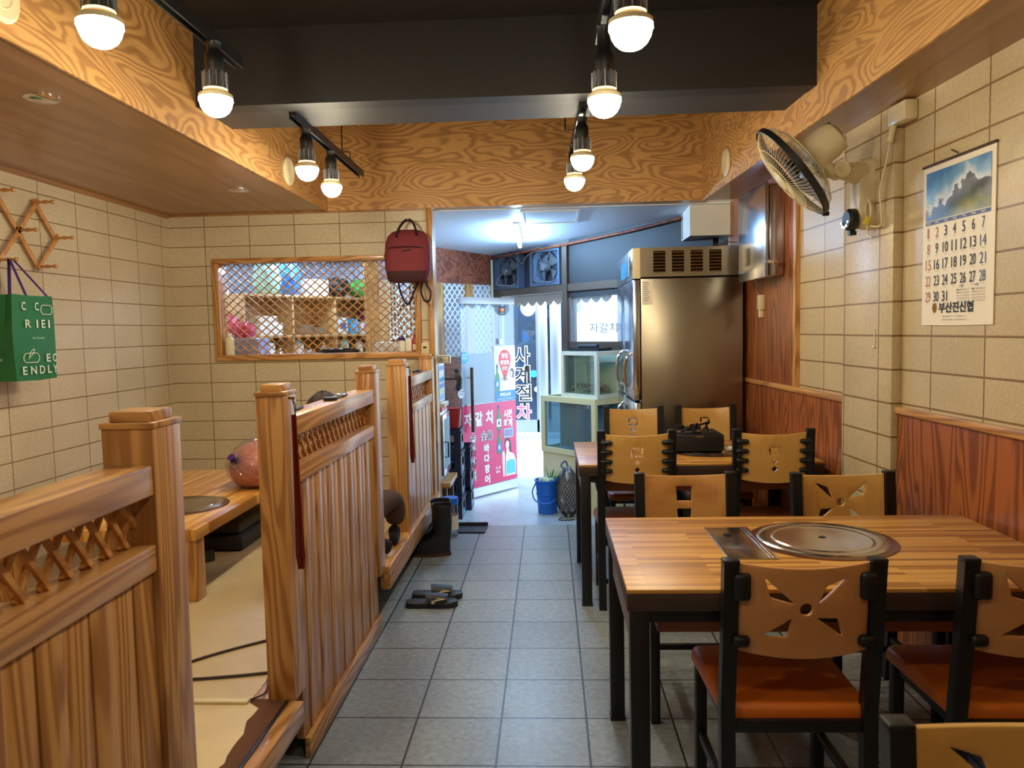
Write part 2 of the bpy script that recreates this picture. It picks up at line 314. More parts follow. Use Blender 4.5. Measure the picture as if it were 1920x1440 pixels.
# ------------------------------------------------------------------ mesh helpers
class MB:
    def __init__(s): s.bm = bmesh.new(); s.mats = []
    def mi(s, m):
        if m not in s.mats: s.mats.append(m)
        return s.mats.index(m)
    def _fin(s, faces, m, smooth=True):
        i = s.mi(m)
        for f in faces: f.material_index = i; f.smooth = smooth
    def box(s, c, d, m, rot=None, bev=0, seg=2):
        r = bmesh.ops.create_cube(s.bm, size=1)
        vs = r['verts']
        for v in vs: v.co = V3((v.co.x*d[0], v.co.y*d[1], v.co.z*d[2]))
        fs = list({f for v in vs for f in v.link_faces})
        s._fin(fs, m, False)
        if bev:
            es = list({e for v in vs for e in v.link_edges})
            q = bmesh.ops.bevel(s.bm, geom=es, offset=min(bev, min(d)*.45), segments=seg, affect='EDGES', profile=.5)
            vs = list({v for f in q['faces'] for v in f.verts} | {v for v in vs if v.is_valid})
            s._fin(q['faces'], m)
        if rot is not None:
            R = rot if isinstance(rot, Matrix) else Euler(rot).to_matrix()
            for v in vs: v.co = R @ v.co
        for v in vs: v.co += V3(c)
        return s
    def bx(s, x0, x1, y0, y1, z0, z1, m, bev=0):
        return s.box(((x0+x1)/2, (y0+y1)/2, (z0+z1)/2), (abs(x1-x0), abs(y1-y0), abs(z1-z0)), m, None, bev)
    def bar(s, p, q, wd, th, m, up=(0, 0, 1), bev=0):
        """a box from p to q; wd across, th along the normal 'up' """
        p, q = V3(p), V3(q); d = q-p; l = d.length; x = d.normalized(); n = V3(up); y = n.cross(x)
        if y.length < 1e-6: y = V3((1, 0, 0)).cross(x)
        y.normalize(); z = x.cross(y)
        R = Matrix((x, y, z)).transposed()
        return s.box((p+q)/2, (l, wd, th), m, R, bev)
    def rings(s, rs, m, closed=False, cap=True):
        vr = [[s.bm.verts.new(p) for p in r] for r in rs]
        fs = []
        n = len(vr[0])
        rng = range(len(vr)) if closed else range(len(vr)-1)
        for i in rng:
            a, b = vr[i], vr[(i+1) % len(vr)]
            for j in range(n):
                try: fs.append(s.bm.faces.new((a[j], a[(j+1) % n], b[(j+1) % n], b[j])))
                except ValueError: pass
        if cap and not closed:
            for r, fl in ((vr[0], True), (vr[-1], False)):
                try: fs.append(s.bm.faces.new(list(reversed(r)) if fl else r))
                except ValueError: pass
        s._fin(fs, m)
        return s
    def tube(s, pts, r, m, seg=8, closed=False, cap=True, flat=1.0):
        pts = [V3(p) for p in pts]; n = len(pts); rs = []
        prev = None
        for i, p in enumerate(pts):
            if closed: t = pts[(i+1) % n]-pts[i-1]
            else: t = pts[min(i+1, n-1)]-pts[max(i-1, 0)]
            t.normalize()
            if prev is None:
                a = V3((0, 0, 1)) if abs(t.z) < .9 else V3((1, 0, 0))
                u = t.cross(a).normalized()
            else:
                u = (prev-t*prev.dot(t)).normalized()
            prev = u; v = t.cross(u)
            rr = r[i] if isinstance(r, (list, tuple)) else r
            rs.append([p+u*math.cos(2*PI*j/seg)*rr+v*math.sin(2*PI*j/seg)*rr*flat for j in range(seg)])
        return s.rings(rs, m, closed, cap)
    def cyl(s, p, q, r, m, r2=None, seg=20): return s.tube([p, q], [r, r if r2 is None else r2], m, seg)
    def lathe(s, prof, c, m, seg=24, mat=None, cap=True):
        c = V3(c); rs = []
        for r, z in prof:
            ring = []
            for j in range(seg):
                p = V3((math.cos(2*PI*j/seg)*max(r, 1e-4), math.sin(2*PI*j/seg)*max(r, 1e-4), z))
                if mat is not None: p = mat @ p
                ring.append(c+p)
            rs.append(ring)
        return s.rings(rs, m, False, cap)
    def ball(s, c, r, m, seg=16, mat=None):
        r = (r, r, r) if not isinstance(r, (tuple, list)) else r
        k = max(6, seg//2); prof = []
        rs = []
        for i in range(k+1):
            a = -PI/2+PI*i/k; ring = []
            for j in range(seg):
                b = 2*PI*j/seg; cr = max(math.cos(a), 1e-3)
                p = V3((r[0]*cr*math.cos(b), r[1]*cr*math.sin(b), r[2]*math.sin(a)))
                if mat is not None: p = mat @ p
                ring.append(V3(c)+p)
            rs.append(ring)
        return s.rings(rs, m)
    def face(s, pts, m):
        f = s.bm.faces.new([s.bm.verts.new(V3(p)) for p in pts]); s._fin([f], m); return s
    def prism(s, pts, vec, m):
        a = [V3(p) for p in pts]; b = [p+V3(vec) for p in a]
        return s.rings([a, b], m)
    def raw(s, verts, faces, m):
        vs = [s.bm.verts.new(v) for v in verts]; fs = []
        for f in faces:
            try: fs.append(s.bm.faces.new([vs[i] for i in f]))
            except ValueError: pass
        s._fin(fs, m); return s
    def text(s, t, o, R, U, w, h, m, bold=0.0, depth=.0006, keep=False):
        """lettering t filling a w x h box whose lower left corner is o"""
        vs, fs = text_mesh(t, bold)
        if not vs: return s
        o, R, U = V3(o), V3(R).normalized(), V3(U).normalized(); n = R.cross(U)
        x0 = min(v[0] for v in vs); x1 = max(v[0] for v in vs); y0 = min(v[1] for v in vs); y1 = max(v[1] for v in vs)
        sx = w/max(x1-x0, 1e-6); sy = h/max(y1-y0, 1e-6)
        if keep: sx = sy = min(sx, sy)
        return s.raw([o+R*((v[0]-x0)*sx)+U*((v[1]-y0)*sy)+n*(depth+v[2]*0) for v in vs], fs, m)
    def build(s, name, parent=None, world=True, smooth=True, ang=35):
        bmesh.ops.recalc_face_normals(s.bm, faces=s.bm.faces)
        me = bpy.data.meshes.new(name); s.bm.to_mesh(me); s.bm.free()
        for m in s.mats: me.materials.append(M[m])
        if smooth and len(me.polygons):
            me.set_sharp_from_angle(angle=math.radians(ang))
        o = bpy.data.objects.new(name, me); COL.objects.link(o)
        if parent is not None:
            o.parent = parent
            if world:
                mw = Matrix.LocRotScale(parent.location, parent.rotation_euler, None)
                if parent.parent is not None and not parent.get('_w', 0):
                    pp = parent.parent
                    mw = Matrix.LocRotScale(pp.location, pp.rotation_euler, None) @ mw
                me.transform(mw.inverted())
        return o
_tc = {}
def text_mesh(t, bold=0.0):
    k = (t, bold)
    if k not in _tc:
        cu = bpy.data.curves.new('lettering', 'FONT'); cu.body = t; cu.offset = bold; cu.resolution_u = 3
        ob = bpy.data.objects.new('lettering', cu); COL.objects.link(ob)
        bpy.context.view_layer.update()
        me = bpy.data.meshes.new_from_object(ob.evaluated_get(bpy.context.evaluated_depsgraph_get()))
        _tc[k] = ([tuple(v.co) for v in me.vertices], [tuple(p.vertices) for p in me.polygons])
        bpy.data.meshes.remove(me); bpy.data.objects.remove(ob); bpy.data.curves.remove(cu)
    return _tc[k]
def cutout(outer, holes, th, bevel=.002):
    """flat board in XY with holes, thickness th in Z; returns verts, faces"""
    cu = bpy.data.curves.new('board', 'CURVE'); cu.dimensions = '2D'; cu.fill_mode = 'BOTH'; cu.extrude = th/2-bevel; cu.bevel_depth = bevel; cu.offset = -bevel; cu.bevel_resolution = 1
    for pl in [outer]+holes:
        sp = cu.splines.new('POLY'); sp.points.add(len(pl)-1)
        for i, p in enumerate(pl): sp.points[i].co = (p[0], p[1], 0, 1)
        sp.use_cyclic_u = True
    ob = bpy.data.objects.new('board', cu); COL.objects.link(ob); bpy.context.view_layer.update()
    me = bpy.data.meshes.new_from_object(ob.evaluated_get(bpy.context.evaluated_depsgraph_get()))
    bm = bmesh.new(); bm.from_mesh(me)
    bmesh.ops.remove_doubles(bm, verts=bm.verts, dist=1e-5)
    x0 = min(p[0] for p in outer); x1 = max(p[0] for p in outer)
    for i in range(1, 16):
        bmesh.ops.bisect_plane(bm, geom=bm.verts[:]+bm.edges[:]+bm.faces[:], plane_co=(x0+(x1-x0)*i/16, 0, 0), plane_no=(1, 0, 0))
    bm.verts.ensure_lookup_table()
    for i, v in enumerate(bm.verts): v.index = i
    vs = [v.co.copy() for v in bm.verts]; fs = [[v.index for v in f.verts] for f in bm.faces]
    bm.free(); bpy.data.meshes.remove(me); bpy.data.objects.remove(ob); bpy.data.curves.remove(cu)
    return vs, fs
def tag(o, label=None, cat=None, group=None, kind=None):
    if label: o['label'] = label
    if cat: o['category'] = cat
    if group: o['group'] = group
    if kind: o['kind'] = kind
    return o
def thing(name, label, cat, loc=(0, 0, 0), rz=0, group=None):
    o = bpy.data.objects.new(name, None); COL.objects.link(o); o.location = loc; o.rotation_euler = (0, 0, rz); o.empty_display_size = .05
    return tag(o, label, cat, group)
def struct(name, mb, parent=None, label=None):
    o = mb.build(name, parent)
    if parent is None: o['kind'] = 'structure'
    if label: o['label'] = label
    return o
def sthing(name, loc=(0, 0, 0), rz=0):
    o = bpy.data.objects.new(name, None); COL.objects.link(o); o.location = loc; o.rotation_euler = (0, 0, rz); o['kind'] = 'structure'; return o
def dup(root, loc, rz=None, label=None, group=None):
    r = root.copy(); COL.objects.link(r); r.location = loc
    if rz is not None: r.rotation_euler = (0, 0, rz)
    if label: r['label'] = label
    if group: r['group'] = group
    for ch in list(root.children):
        c = ch.copy(); COL.objects.link(c); c.parent = r
        for g in ch.children:
            d = g.copy(); COL.objects.link(d); d.parent = c
    return r
def single(name, mb, label, cat, base, group=None):
    """a thing that is one mesh, its origin moved to its base"""
    o = mb.build(name); o.data.transform(Matrix.Translation(-V3(base))); o.location = base
    return tag(o, label, cat, group)
def lattice(mb, o, Uv, Vv, w, h, step, sw, th, m, slope=1.0, m2=None):
    """crossed slats filling the w x h rectangle at o"""
    o, Uv, Vv = V3(o), V3(Uv).normalized(), V3(Vv).normalized(); n = Uv.cross(Vv)
    for lay, sg in ((0, 1), (1, -1)):
        k = slope*sg; c = -abs(slope)*w-h
        while c < abs(slope)*w+h*2:
            # v = k*u + c
            pts = []
            for u in (0, w):
                v = k*u+c
                if 0 <= v <= h: pts.append((u, v))
            for v in (0, h):
                u = (v-c)/k
                if 0 < u < w: pts.append((u, v))
            if len(pts) >= 2:
                a = min(pts); b = max(pts)
                if math.dist(a, b) > .012:
                    off = n*(th*(lay-.5))
                    mb.bar(o+Uv*a[0]+Vv*a[1]+off, o+Uv*b[0]+Vv*b[1]+off, sw, th, m if lay == 0 or not m2 else m2, up=n)
            c += step
def rrect(x0, x1, y0, y1, r, n=4):
    P = []
    for cx, cy, a in ((x1-r, y0+r, -90), (x1-r, y1-r, 0), (x0+r, y1-r, 90), (x0+r, y0+r, 180)):
        for i in range(n+1):
            t = math.radians(a+90*i/n); P.append((cx+r*math.cos(t), cy+r*math.sin(t)))
    return P
def circle(cx, cy, r, n=18): return [(cx+r*math.cos(2*PI*i/n), cy+r*math.sin(2*PI*i/n)) for i in range(n)]

# ------------------------------------------------------------------ the room
WS = math.hypot(.06, 1)
RD = V3((.06/WS, -1/WS, 0)); RN = V3((-1/WS, -.06/WS, 0)); RO = V3((1.40, 5.83, 0))
RRZ = math.atan2(RD.y, RD.x)
def RW(s, z, off=0): return RO+RD*s+RN*off+V3((0, 0, z))
def xw(y): return 1.40+.06*(5.83-y)
Y0 = -2.2
struct('floor', MB().bx(-2.95, 2.0, Y0, 5.83, -.2, 0, 'floor_tile'))
# back wall with the kitchen window cut out
b = MB(); wx0, wx1, wz0, wz1 = -2.53, -.985, 1.35, 2.06
b.bx(-2.95, wx0, 5.83, 5.95, 0, 2.5, 'tile_back').bx(wx1, -.9, 5.83, 5.95, 0, 2.5, 'tile_back')
b.bx(wx0, wx1, 5.83, 5.95, 0, wz0, 'tile_back').bx(wx0, wx1, 5.83, 5.95, wz1, 2.5, 'tile_back')
struct('wall_back', b)
struct('wall_left', MB().bx(-3.05, -2.9, Y0, 5.95, -.1, 2.6, 'tile_left'))
struct('wall_behind', MB().bx(-3.05, 2.1, Y0-.1, Y0, -.1, 3.0, 'tile_back'))
# right wall (not quite parallel with the floor tiles)
wr = sthing('wall_right', RO, RRZ)
def rwbox(s0, s1, z0, z1, o0, o1, m, name, parent=wr, bev=0):
    # local x along the wall, local y = -offset (the room side is local -y ... mirrored by rotation)
    mb = MB(); mb.bx(s0, s1, -o1, -o0, z0, z1, m, bev)
    return mb.build(name, parent, world=False)
rwbox(-.2, 8.2, -.1, 2.6, -.15, 0, 'tile_right', 'tiling')
rwbox(1.90, 2.39, 0, 2.43, 0, .045, 'tile_right', 'tiled_column', bev=.004)
rwbox(-.1, 1.195, 1.13, 2.43, 0, .012, 'wainscot_Z', 'wood_panel')
rwbox(1.195, 1.235, 1.13, 2.43, 0, .028, 'pine_Z', 'panel_trim')
wn = sthing('baseboard_right', RO, RRZ)
rwbox(-.1, 1.90, 0, 1.10, 0, .016, 'wainscot_Z', 'wainscot_panel', wn)
rwbox(2.39, 8.1, 0, 1.10, 0, .016, 'wainscot_Z', 'wainscot_panel', wn)
rwbox(-.1, 1.90, 1.10, 1.13, 0, .030, 'pine_X', 'cap_rail', wn, .004)
rwbox(2.39, 8.1, 1.10, 1.13, 0, .030, 'pine_X', 'cap_rail', wn, .004)
# ceiling
struct('ceiling', MB().bx(-3.0, 2.1, Y0, 4.0, 2.94, 3.0, 'black_ceiling').bx(-3.0, 2.1, 4.0, 5.98, 3.22, 3.28, 'black_ceiling').bx(-3.0, 2.1, 3.98, 4.0, 3.0, 3.28, 'black_ceiling'))
b = MB(); b.bx(-1.66, 1.3, 3.65, 3.76, 2.585, 2.94, 'dark_beam').bx(-1.66, 1.3, 3.76, 4.07, 2.590, 3.22, 'beam_strip'); struct('ceiling_beam', b)
b = MB(); b.bx(-2.95, -1.66, Y0, 5.83, 2.43, 3.22, 'soffit_Y'); struct('ceiling_soffit', b)
b = MB(); b.bx(-1.66, -1.648, Y0, 5.82, 2.425, 3.22, 'ply_Y'); struct('trim_1', b)
sof = lambda y: 1.163+.0409*(5.83-y)
b = MB(); b.prism([(sof(Y0), Y0, 2.43), (2.1, Y0, 2.43), (2.1, 5.83, 2.43), (sof(5.83), 5.83, 2.43)], (0, 0, .79), 'soffit_Y'); struct('ceiling_soffit', b)
b = MB(); b.prism([(sof(Y0)-.012, Y0, 2.425), (sof(Y0), Y0, 2.425), (sof(5.82), 5.82, 2.425), (sof(5.82)-.012, 5.82, 2.425)], (0, 0, .79), 'ply_Y'); struct('trim_2', b)
b = MB(); b.bx(-1.66, 1.2, 5.815, 5.98, 2.43, 3.22, 'ply_X'); struct('trim_3', b)
struct('trim_4', MB().bx(-.905, -.86, 5.80, 5.97, 0, 2.43, 'pine_Z', .004))
struct('trim_5', MB().bx(-2.9, -2.885, Y0, 5.83, 2.405, 2.43, 'soffit_Y').bx(-2.885, -.905, 5.815, 5.83, 2.415, 2.43, 'soffit_Y'))
# raised sitting platform
PZ = .28
b = MB(); b.bx(-2.9, -1.02, Y0, 5.83, PZ-.02, PZ, 'linoleum'); struct('floor_platform', b)
b = MB(); b.bx(-1.02, -.895, 1.70, 2.47, PZ-.03, PZ-.003, 'brown_cloth').bx(-.895, -.84, 1.765, 2.455, PZ-.075, PZ-.001, 'pine_Y', .003)
b.bx(-1.02, -.925, 2.47, 3.9, PZ-.03, PZ-.003, 'pine_Y').bx(-1.02, -.90, 3.9, 5.8, PZ-.03, PZ-.002, 'pine_Y').bx(-.90, -.85, 3.905, 5.8, PZ-.12, PZ, 'pine_Y', .003).bx(-1.02, -.925, Y0, 1.70, PZ-.03, PZ-.003, 'pine_Y'); struct('trim_6', b)
b = MB(); b.bx(-.898, -.886, 1.77, 2.45, PZ-.002, PZ+.005, 'black_metal', .002); struct('trim_7', b)
struct('platform_shade_sheet', MB().bx(-1.3, -1.26, Y0, 5.8, 0, PZ-.03, 'dark_void'))  # near-black sheet standing in for the shade of the open recess under the platform
# torn edge of the linoleum
b = MB(); pts = [(-1.02, 1.2, PZ)]
y = 1.2
while y < 2.44:
    pts.append((-.955+random.uniform(-.008, .008)+(.03 if y < 1.95 else 0)-(.02 if y > 2.25 else 0), y, PZ)); y += .04
pts.append((-1.02, 2.44, PZ))
b.prism(pts, (0, 0, -.012), 'linoleum'); struct('floor_edge', b)

# window to the kitchen
wo = sthing('window_1', (-1.76, 5.83, 1.34))
b = MB(); fx0, fx1, fz0, fz1 = -2.56, -.965, 1.31, 2.09; fw = .045
b.bx(fx0, fx1, 5.805, 5.96, fz0, fz0+fw, 'pine_X', .003).bx(fx0, fx1, 5.805, 5.96, fz1-fw*.8, fz1, 'pine_X', .003)
b.bx(fx0, fx0+fw, 5.805, 5.96, fz0+fw, fz1-fw*.8, 'pine_Z', .003).bx(fx1-fw, fx1, 5.805, 5.96, fz0+fw, fz1-fw*.8, 'pine_Z', .003)
b.build('window_frame', wo)
b = MB(); lattice(b, (fx0+fw, 5.90, fz0+fw), (1, 0, 0), (0, 0, 1), fx1-fx0-2*fw, fz1-fz0-1.8*fw, .062, .009, .006, 'pine_X', .86)
b.build('lattice_screen', wo)

# ------------------------------------------------------------------ lobby by the street door
FC = V3((-.57, 8.35, 0)); FU = V3((.65, -.76, 0)).normalized(); FN = V3((-FU.y*-1, FU.x*-1, 0))
FN = V3((-.76, -.65, 0)).normalized()           # facade normal into the shop
LV = V3((-.62, -.785, 0)).normalized(); LN = V3((.785, -.62, 0)).normalized()
LZ = -.15
def FP(t, z, off=0): return FC+FU*t+FN*off+V3((0, 0, z))
def LP(t, z, off=0): return FC+LV*t+LN*off+V3((0, 0, z))
def slab(mb, f, t0, t1, z0, z1, o0, o1, m):
    mb.rings([[f(t0, z0, o0), f(t1, z0, o0), f(t1, z1, o0), f(t0, z1, o0)], [f(t0, z0, o1), f(t1, z0, o1), f(t1, z1, o1), f(t0, z1, o1)]], m)
    return mb
lob = MB(); ang = math.atan2(FU.y, FU.x)
lob.prism([(-1.7, 5.83, LZ), (1.6, 5.83, LZ), (1.6, 5.9, LZ), tuple(FP(2.1, LZ)), tuple(FP(0, LZ)), tuple(LP(1.7, LZ))], (0, 0, -.1), 'lobby_tile')
o = struct('floor_lobby', lob); o.data.transform(Matrix.Rotation(-ang, 4, 'Z')); o.rotation_euler = (0, 0, ang)
struct('floor_kitchen', MB().bx(-3.4, -.9, 5.95, 9.3, -.2, -.16, 'lobby_tile'))
cz = lambda y: 2.43-(y-5.83)*.052
b = MB(); b.prism([(-3.4, 5.95, cz(5.95)), (1.7, 5.95, cz(5.95)), (1.7, 9.4, cz(9.4)), (-3.4, 9.4, cz(9.4))], (0, 0, .05), 'white_ceiling'); struct('ceiling_lobby', b)
# ceiling hatch
b = MB()
q = [(-.19, 6.03), (.25, 6.03), (.25, 6.52), (-.19, 6.52)]
for i in range(4):
    p0, p1 = q[i], q[(i+1) % 4]
    b.bar((p0[0], p0[1], cz(p0[1])-.004), (p1[0], p1[1], cz(p1[1])-.004), .02, .012, 'white_paint')
b.face([(x, yy, cz(yy)-.003) for x, yy in q], 'white_ceiling')
struct('ceiling_hatch', b)
# facade: header, mullions, sill
fa = sthing('wall_street')
b = MB()
slab(b, FP, 0, 1.93, 1.86, 1.93, -.05, .05, 'bronze_frame')
slab(b, FP, 1.155, 1.225, LZ, 2.31, -.06, .06, 'bronze_frame')
slab(b, FP, 0, .04, LZ, 2.31, -.05, .05, 'bronze_frame')
slab(b, FP, 1.225, 1.93, 1.30, 1.38, -.05, .05, 'bronze_frame')
slab(b, FP, 1.225, 1.25, 1.38, 1.80, -.04, .04, 'aluminium')
b.build('facade_frame', fa)
b = MB(); slab(b, FP, 1.225, 1.93, LZ, 1.30, -.04, .02, 'bronze_frame'); b.build('lower_panel', fa)
b = MB(); slab(b, FP, 1.225, 1.93, 1.80, 2.40, -.04, .03, 'blackboard'); slab(b, FP, 1.93, 2.9, 2.10, 2.40, -.04, .03, 'blackboard'); b.build('upper_panel', fa)
b = MB(); slab(b, FP, 0, 1.155, 1.93, 2.31, -.06, -.04, 'charcoal'); b.build('fan_panel', fa)
wq = sthing('window_2', FP(1.25, 1.38))
b = MB(); slab(b, FP, 1.25, 1.93, 1.38, 1.80, -.004, .004, 'window_glass'); b.build('pane', wq)
b = MB(); b.text('자갈치', FP(1.46, 1.46, -.008), FU, (0, 0, 1), .36, .09, 'ink_blue', .0); b.build('lettering', wq)
# left side wall of the lobby: red plywood above lattice panels
wl = sthing('wall_lobby')
b = MB(); slab(b, LP, 0, 1.62, 1.99, 2.34, -.02, .02, 'redply_X')
ob = b.build('plywood_band', wl)
b = MB()
for t0, t1 in ((-.02, .05), (.37, .47), (.80, .90), (1.5, 1.62)): slab(b, LP, t0, t1, 1.24, 1.99, -.03, .03, 'pine_Z')
b.build('posts', wl)
b = MB(); slab(b, LP, 0, 1.62, LZ, 1.24, -.03, .02, 'redply_X'); b.build('lower_panel', wl)
b = MB()
for t0, t1 in ((.05, .37), (.47, .80), (.90, 1.5)):
    lattice(b, LP(t0, 1.24, 0), LV, (0, 0, 1), t1-t0, .75, .085, .011, .006, 'paper_white', 1.15)
b.build('lattice_screen', wl)
struct('wall_lobby_right', MB().bx(1.45, 1.6, 5.98, 7.6, -.2, 2.5, 'dark_beam'))
struct('wall_kitchen_left', MB().bx(-3.5, -3.38, 5.95, 9.3, -.2, 2.5, 'side_tile'))
struct('wall_kitchen_back', MB().bx(-3.4, -.62, 8.9, 9.0, -.2, 2.5, 'kitchen_tile'))
# white boxed duct above the fridge
b = MB(); b.bx(1.09, 1.46, 5.98, 7.3, 2.19, 2.43, 'white_paint'); b.bx(1.084, 1.09, 6.3, 6.31, 2.2, 2.42, 'ink_grey'); struct('ceiling_duct', b)

# street outside and the building across
struct('ground_street', MB().bx(-6, 7, 5.5, 12.6, -.35, -.20, 'street').bx(-6, 7, 11.95, 12.3, -.2, -.14, 'street'))
bd = sthing('building_exterior', (0, 12.3, -.2))
b = MB(); YB = 12.3
b.bx(-6, -2.2, YB, YB+.3, -.2, 3.6, 'street_wall').bx(-2.2, 3.4, YB, YB+.3, 2.5, 3.6, 'street_wall').bx(.24, 3.4, YB-.03, YB+.3, -.2, 2.5, 'street_cream')
b.bx(.50, .66, YB-.05, YB-.03, 1.60, 1.75, 'paper_white').bx(.50, .66, YB-.05, YB-.03, 1.35, 1.5, 'paper_white').bx(.34, .42, YB-.07, YB-.03, -.2, 2.2, 'aluminium')
b.build('wall', bd)
b = MB(); b.bx(-2.2, 1.6, YB+1.2, YB+1.3, -.2, 2.5, 'street_inside'); b.bx(-2.2, 1.6, YB, YB+1.2, -.2, -.14, 'street_inside')
for i in range(9): b.bx(-1.9+i*.24, -1.75+i*.24, YB+1.15, YB+1.2, .6+.3*(i % 3), 1.5+.2*(i % 2), ['sky_sticker', 'street_wall', 'charcoal'][i % 3])
b.build('interior', bd)
for x0, x1 in ((-.17, -.02), (.02, .20)):
    MB().bx(x0, x1, YB-.06, YB+.1, -.14, 2.5, 'aluminium', .006).build('pillar', bd)
b = MB()
for x in (-2.2, -1.3, -.75, -.205): b.bx(x, x+.045, YB-.02, YB+.05, -.14, 2.5, 'aluminium')
b.bx(-2.2, .24, YB-.02, YB+.05, -.14, .06, 'aluminium'); b.bx(-2.2, .24, YB-.02, YB+.05, 2.2, 2.5, 'aluminium'); b.build('shopfront_frame', bd)
MB().bx(-2.15, .2, YB, YB+.01, .06, 2.2, 'shop_glass').build('shop_window', bd)
b = MB()
for ch, xx, zz, hh in (('사', -.56, .93, .32), ('계', -.56, .64, .30), ('절', -.54, .36, .28)):
    b.text(ch, (xx, YB-.012, zz), (1, 0, 0), (0, 0, 1), .26, hh, 'paper_white', .055)
    b.text(ch, (xx+.012, YB-.014, zz+.012), (1, 0, 0), (0, 0, 1), .236, hh-.024, 'ink_black', .01)
for i, ch in enumerate('포차'):
    b.text(ch, (-.80+.26*i, YB-.012, .03), (1, 0, 0), (0, 0, 1), .25, .30, 'paper_white', .055)
    b.text(ch, (-.79+.26*i, YB-.014, .042), (1, 0, 0), (0, 0, 1), .226, .276, 'ink_pink', .01)
b.lathe([(0, 0), (.06, 0), (.06, .004), (0, .004)], (-.25, YB-.012, .80), 'sky_sticker', 16, Matrix.Rotation(PI/2, 3, 'X'))
b.lathe([(0, 0), (.045, 0), (.045, .004), (0, .004)], (-.20, YB-.012, .55), 'paper_white', 16, Matrix.Rotation(PI/2, 3, 'X'))
b.build('window_lettering', bd)

# ------------------------------------------------------------------ wooden lattice partitions along the platform
PX0, PX1 = -.98, -.87
def partition(y0, y1, label, posts, zlow, board=True, base=True):
    t = thing('lattice_partition', label, 'partition', (-.925, (y0+y1)/2, 0 if base else PZ), 0, 'wooden partitions along the sitting platform')
    a = y0; e = y1
    ps = []
    for yp, w, d in posts:
        x0, x1 = PX1-w, PX1; z1 = 1.315
        b = MB(); b.bx(x0, x1, yp, yp+d, PZ-.01, z1-.014, 'pine_Z', .003); po = b.build('post', t)
        b = MB(); b.bx(x0-.003, x1+.003, yp-.003, yp+d+.003, z1-.014, z1, 'pine_X', .002).bx(x0+.012, x1-.012, yp+.012, yp+d-.012, z1, z1+.024, 'pine_X', .003)
        cp = b.build('post_cap', po)
        if yp <= y0+.01: a = yp+d
        else: e = yp
    b = MB(); b.bx(-.972, PX1-.002, a, e, 1.155, 1.222, 'pine_Y', .004); b.build('top_rail', t)
    b = MB(); b.bx(-.955, PX1-.004, a, e, .985, 1.045, 'pine_Y', .003); b.build('middle_rail', t)
    b = MB(); lattice(b, (-.925, a, 1.045), (0, 1, 0), (0, 0, 1), e-a, .11, .088, .012, .010, 'pine_Y', 1.35); b.build('lattice_strip', t)
    b = MB(); yy = a; i = 0
    while yy < e-.005:
        y2 = min(yy+.078, e)
        b.bx(-.915, -.888+(.003 if i % 2 else 0), yy+.0012, y2-.0012, zlow, .985, 'pine_Z', .002); yy = y2; i += 1
    b.build('plank_panel', t)
    if base:
        b = MB(); b.bx(-.888, -.868, a, e, 0, .075, 'pine_Y', .004); b.build('bottom_batten', t)
        pass
    return t
PA = partition(-.4, 1.76, 'pine lattice partition nearest the camera, cut off by the left edge', [(1.63, .115, .13)], .07)
PB = partition(2.46, 3.90, 'long pine lattice partition in the middle with a red shoehorn on its front post', [(2.46, .092, .13), (3.77, .092, .13)], .07)
PC = partition(4.60, 5.80, 'farthest pine lattice partition, between the black boots and the tiled back wall', [(4.60, .115, .13), (5.68, .10, .12)], .14, base=False)

def shoehorn(y, label, ztop, zbot, lean=0):
    t = thing('shoehorn', label, 'shoehorn', (-.862, y, zbot), 0, 'red shoehorns hanging on partition posts')
    b = MB(); x = -.853
    rs = []
    for i in range(13):
        f = i/12; z = ztop-(ztop-zbot)*f; wd = .009+.008*f**1.3; th = .004; cx_ = x+.004*f
        if i == 12: wd *= .6
        rs.append([V3((cx_-wd, y-th, z)), V3((cx_, y+th, z)), V3((cx_+wd, y-th, z)), V3((cx_+wd*.8, y-th*2, z)), V3((cx_, y-th*.2, z)), V3((cx_-wd*.8, y-th*2, z))])
    b.rings(rs, 'red_lacquer'); b.build('blade', t)
    b = MB(); b.tube([(x-.004, y, ztop+.055), (x+.004, y-.008, ztop+.03), (x+.003, y, ztop-.005), (x+.004, y+.008, ztop+.03), (x-.004, y, ztop+.055)], .0018, 'ink_black', 6); b.build('cord_loop', t)
    b = MB(); b.cyl((PX1, y, ztop+.055), (PX1+.016, y, ztop+.055), .004, 'brass_gold', seg=8); b.ball((PX1+.016, y, ztop+.055), .006, 'brass_gold', 8); b.build('hook', t)
shoehorn(2.515, 'long red lacquered shoehorn hanging on the front post of the middle partition', 1.235, .71)
shoehorn(4.655, 'red shoehorn hanging on the post of the farthest partition', 1.235, .70)

# small things left on the partition rails
RZ = 1.2225
t = thing('bottle_opener', 'dark metal clip tool with a round end lying on the middle partition rail', 'tool', (-.92, 3.25, RZ))
b = MB(); b.lathe([(0, 0), (.028, 0), (.03, .006), (.028, .014), (0, .014)], (-.918, 3.17, RZ), 'black_metal', 20); b.build('round_end', t)
b = MB(); b.bx(-.93, -.905, 3.19, 3.30, RZ+.002, RZ+.012, 'black_metal', .003).bx(-.928, -.900, 3.27, 3.36, RZ+.010, RZ+.018, 'chrome', .003).bx(-.922, -.91, 3.34, 3.42, RZ, RZ+.012, 'black_plastic', .003); b.build('handle', t)
b = MB(); b.box((-.94, 2.80, RZ+.006), (.028, .13, .012), 'black_plastic', (0, 0, .1), .005); single('remote_control', b, 'small black stick lying on the rail just behind the front post of the middle partition', 'remote', (-.94, 2.80, RZ))
b = MB(); b.tube([(-.93, 5.22, RZ+.006), (-.90, 5.24, RZ+.012), (-.895, 5.32, RZ+.006), (-.92, 5.36, RZ+.012), (-.94, 5.30, RZ+.006)], .006, 'black_plastic', 6, closed=True)
